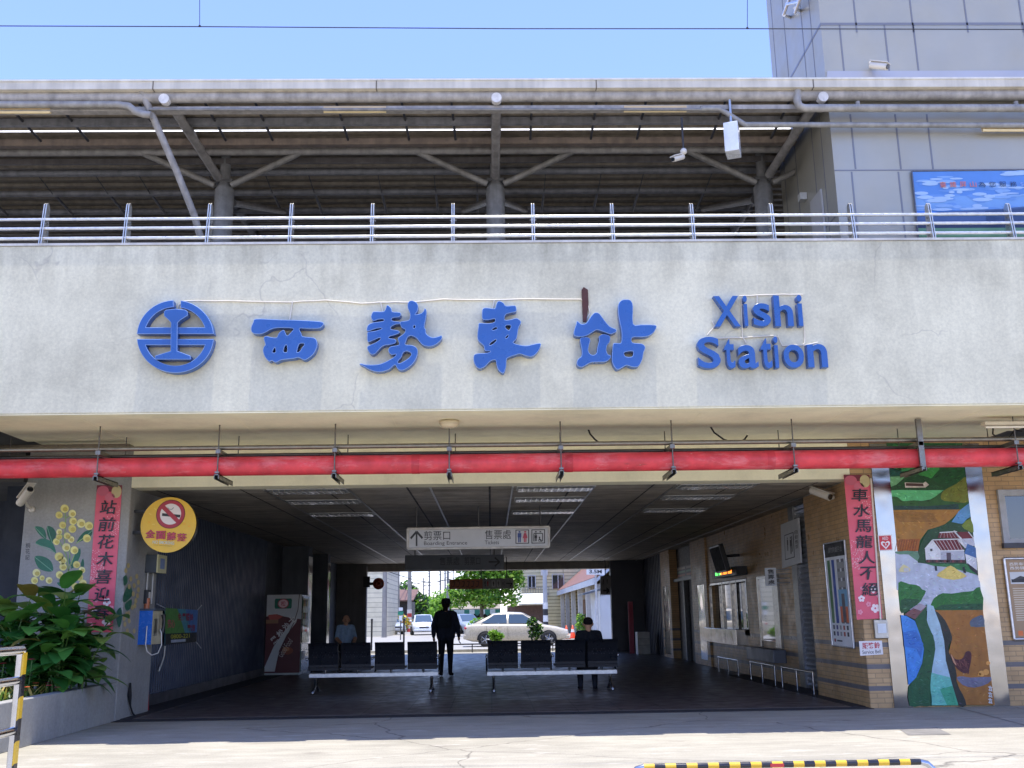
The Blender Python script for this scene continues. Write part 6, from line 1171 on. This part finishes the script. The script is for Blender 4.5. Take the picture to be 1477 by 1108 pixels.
for _ in range(2600):
    x=rnd.uniform(-8.5,px1-.2); y=rnd.uniform(9.2,13.4)
    if x>px1-.9 and y>13.2: continue
    z=zt-.06; hgt=rnd.uniform(.06,.2)*(1.3 if y<12.2 else .9); a=rnd.uniform(0,6.28); blade(mb,(x,y,z),(math.cos(a)*.5,math.sin(a)*.5,1),hgt*1.3,.022,[(92,128,52),(120,142,56),(70,104,44),(150,150,70),(196,170,90)][rnd.randrange(5)],rnd,.8)
for _ in range(420):
    x=rnd.uniform(-8.5,px1-.05); y=rnd.uniform(9.2,13.3); z=zt+rnd.uniform(.03,.16); c=[(226,120,80),(232,150,120),(214,70,96),(230,196,90),(220,100,60)][rnd.randrange(5)]; s=.018
    for k in range(5): an=k*1.257; mb.add([(x,y,z),(x+s*1.6*math.cos(an-.5),y+s*1.6*math.sin(an-.5),z+.008),(x+s*2.1*math.cos(an),y+s*2.1*math.sin(an),z+.004),(x+s*1.6*math.cos(an+.5),y+s*1.6*math.sin(an+.5),z+.008)],[(0,1,2,3)],c)
tag(obj('ground_cover',mb,M['leaf']),'low flowering ground cover with small orange and pink blooms in the planter','ground cover',None,'stuff')
for px,py,y,lab in ((44,952,12.4,'pink flowering stem before the broad leaves'),(3,958,12.3,'crimson flowering stem at the left photo edge')):
    p=PY(px,py,y); t=thing('flower_stem',lab,'flower',(p.x,y,zt-.06)); obj('stem',MB((84,120,56)).tube([(p.x,y,zt-.06),(p.x+.02,y,p.z)],.006,5),M['leaf'],t); mb=MB((214,70,110))
    for k in range(9): an=k*.7; blade(mb,p,(math.cos(an),math.sin(an),.4+.1*(k%3)),.06,.04,(220,80,120) if px>10 else (170,30,60),rnd,.6)
    obj('blossom',mb,M['leaf'],t); lf=MB()
    for k in range(8): an=k*2.4; blade(lf,(p.x+.01,y,zt+.03+k*.03),(math.cos(an),math.sin(an),.5),.12,.05,LG[k%6],rnd,.8)
    obj('foliage',lf,M['leaf'],t)
c=PY(8,850,24); tree('bushy_tree','green bushy tree in the gap left of the grey pier',(c.x-.8,24,0),2.6,[((c.x-.6,24,1.6),(1.3,1.0,.9)),((c.x+.2,24.2,1.2),(.9,.8,.8)),((c.x-1.6,24,2.0),(1.0,.9,.8)),((c.x+.5,24.2,.6),(.6,.6,.5))],3600,.12,GREENS+DARKG,77,.1)
# ================================================================== BARRIERS IN FRONT
YB=(222,178,44); KB=(34,32,36)
t=thing('hoop_barrier','yellow and black striped hoop barrier at the bottom right of the forecourt','barrier',(1.27,4.6,0))
a=PY(905,1101,4.6); b=PY(1350,1097.5,4.6); zz=(a.z+b.z)/2-.01; n=13; L_=b.x-a.x-.14
mb=MB()
for k in range(n*2): 
    x0=a.x+.07+L_*k/(n*2); x1=a.x+.07+L_*(k+1)/(n*2); mb.tube([(x0,4.6,zz),(x1,4.6,zz)],.0135,12,YB if (k//1)%2==0 else KB,False)
mb.c=[c for c in mb.c]
obj('striped_bar',mb,M['gloss'],t)
for xx,s in ((a.x,1),(b.x,-1)): obj('leg',MB((196,196,200)).tube([(xx+s*.072,4.6,zz),(xx+s*.04,4.6,zz-.008),(xx+s*.012,4.6,zz-.035),(xx,4.6,zz-.08),(xx,4.6,0)],.0133,12),M['chrome'],t)
obj('sticker',MB((200,60,60)).box((a.x+.62,4.583,zz-.008),(a.x+.68,4.5855,zz+.006)),M['print'],t)
xb_=PY(26,1000,4.5).x; t=thing('steel_barrier','stainless steel barrier with a yellow and black striped post at the left edge','barrier',(xb_,3.6,0))
zt1=PY(30,938,4.5).z
obj('post',MB((198,198,200)).tube([(xb_,4.5,0),(xb_,4.5,zt1)],.019,12),M['chrome'],t); obj('post',MB((198,198,200)).tube([(xb_,2.7,0),(xb_,2.7,zt1)],.019,12),M['chrome'],t)
for dz in (0,-.125,-.33): obj('rail',MB((198,198,200)).tube([(xb_,4.5,zt1+dz),(xb_,2.7,zt1+dz)],.018,12),M['chrome'],t)
mb=MB(); k=0; z=zt1-.02
while z>.1:
    q=.09; s0=xb_+.012; mb.prism([(s0,4.479,z),(s0+.009,4.479,z+.01),(s0+.009,4.479,z-q+.01),(s0,4.479,z-q)],(0,.03,0),YB if k%2==0 else KB); z-=q; k+=1
obj('stripe_tape',mb,M['gloss'],t)
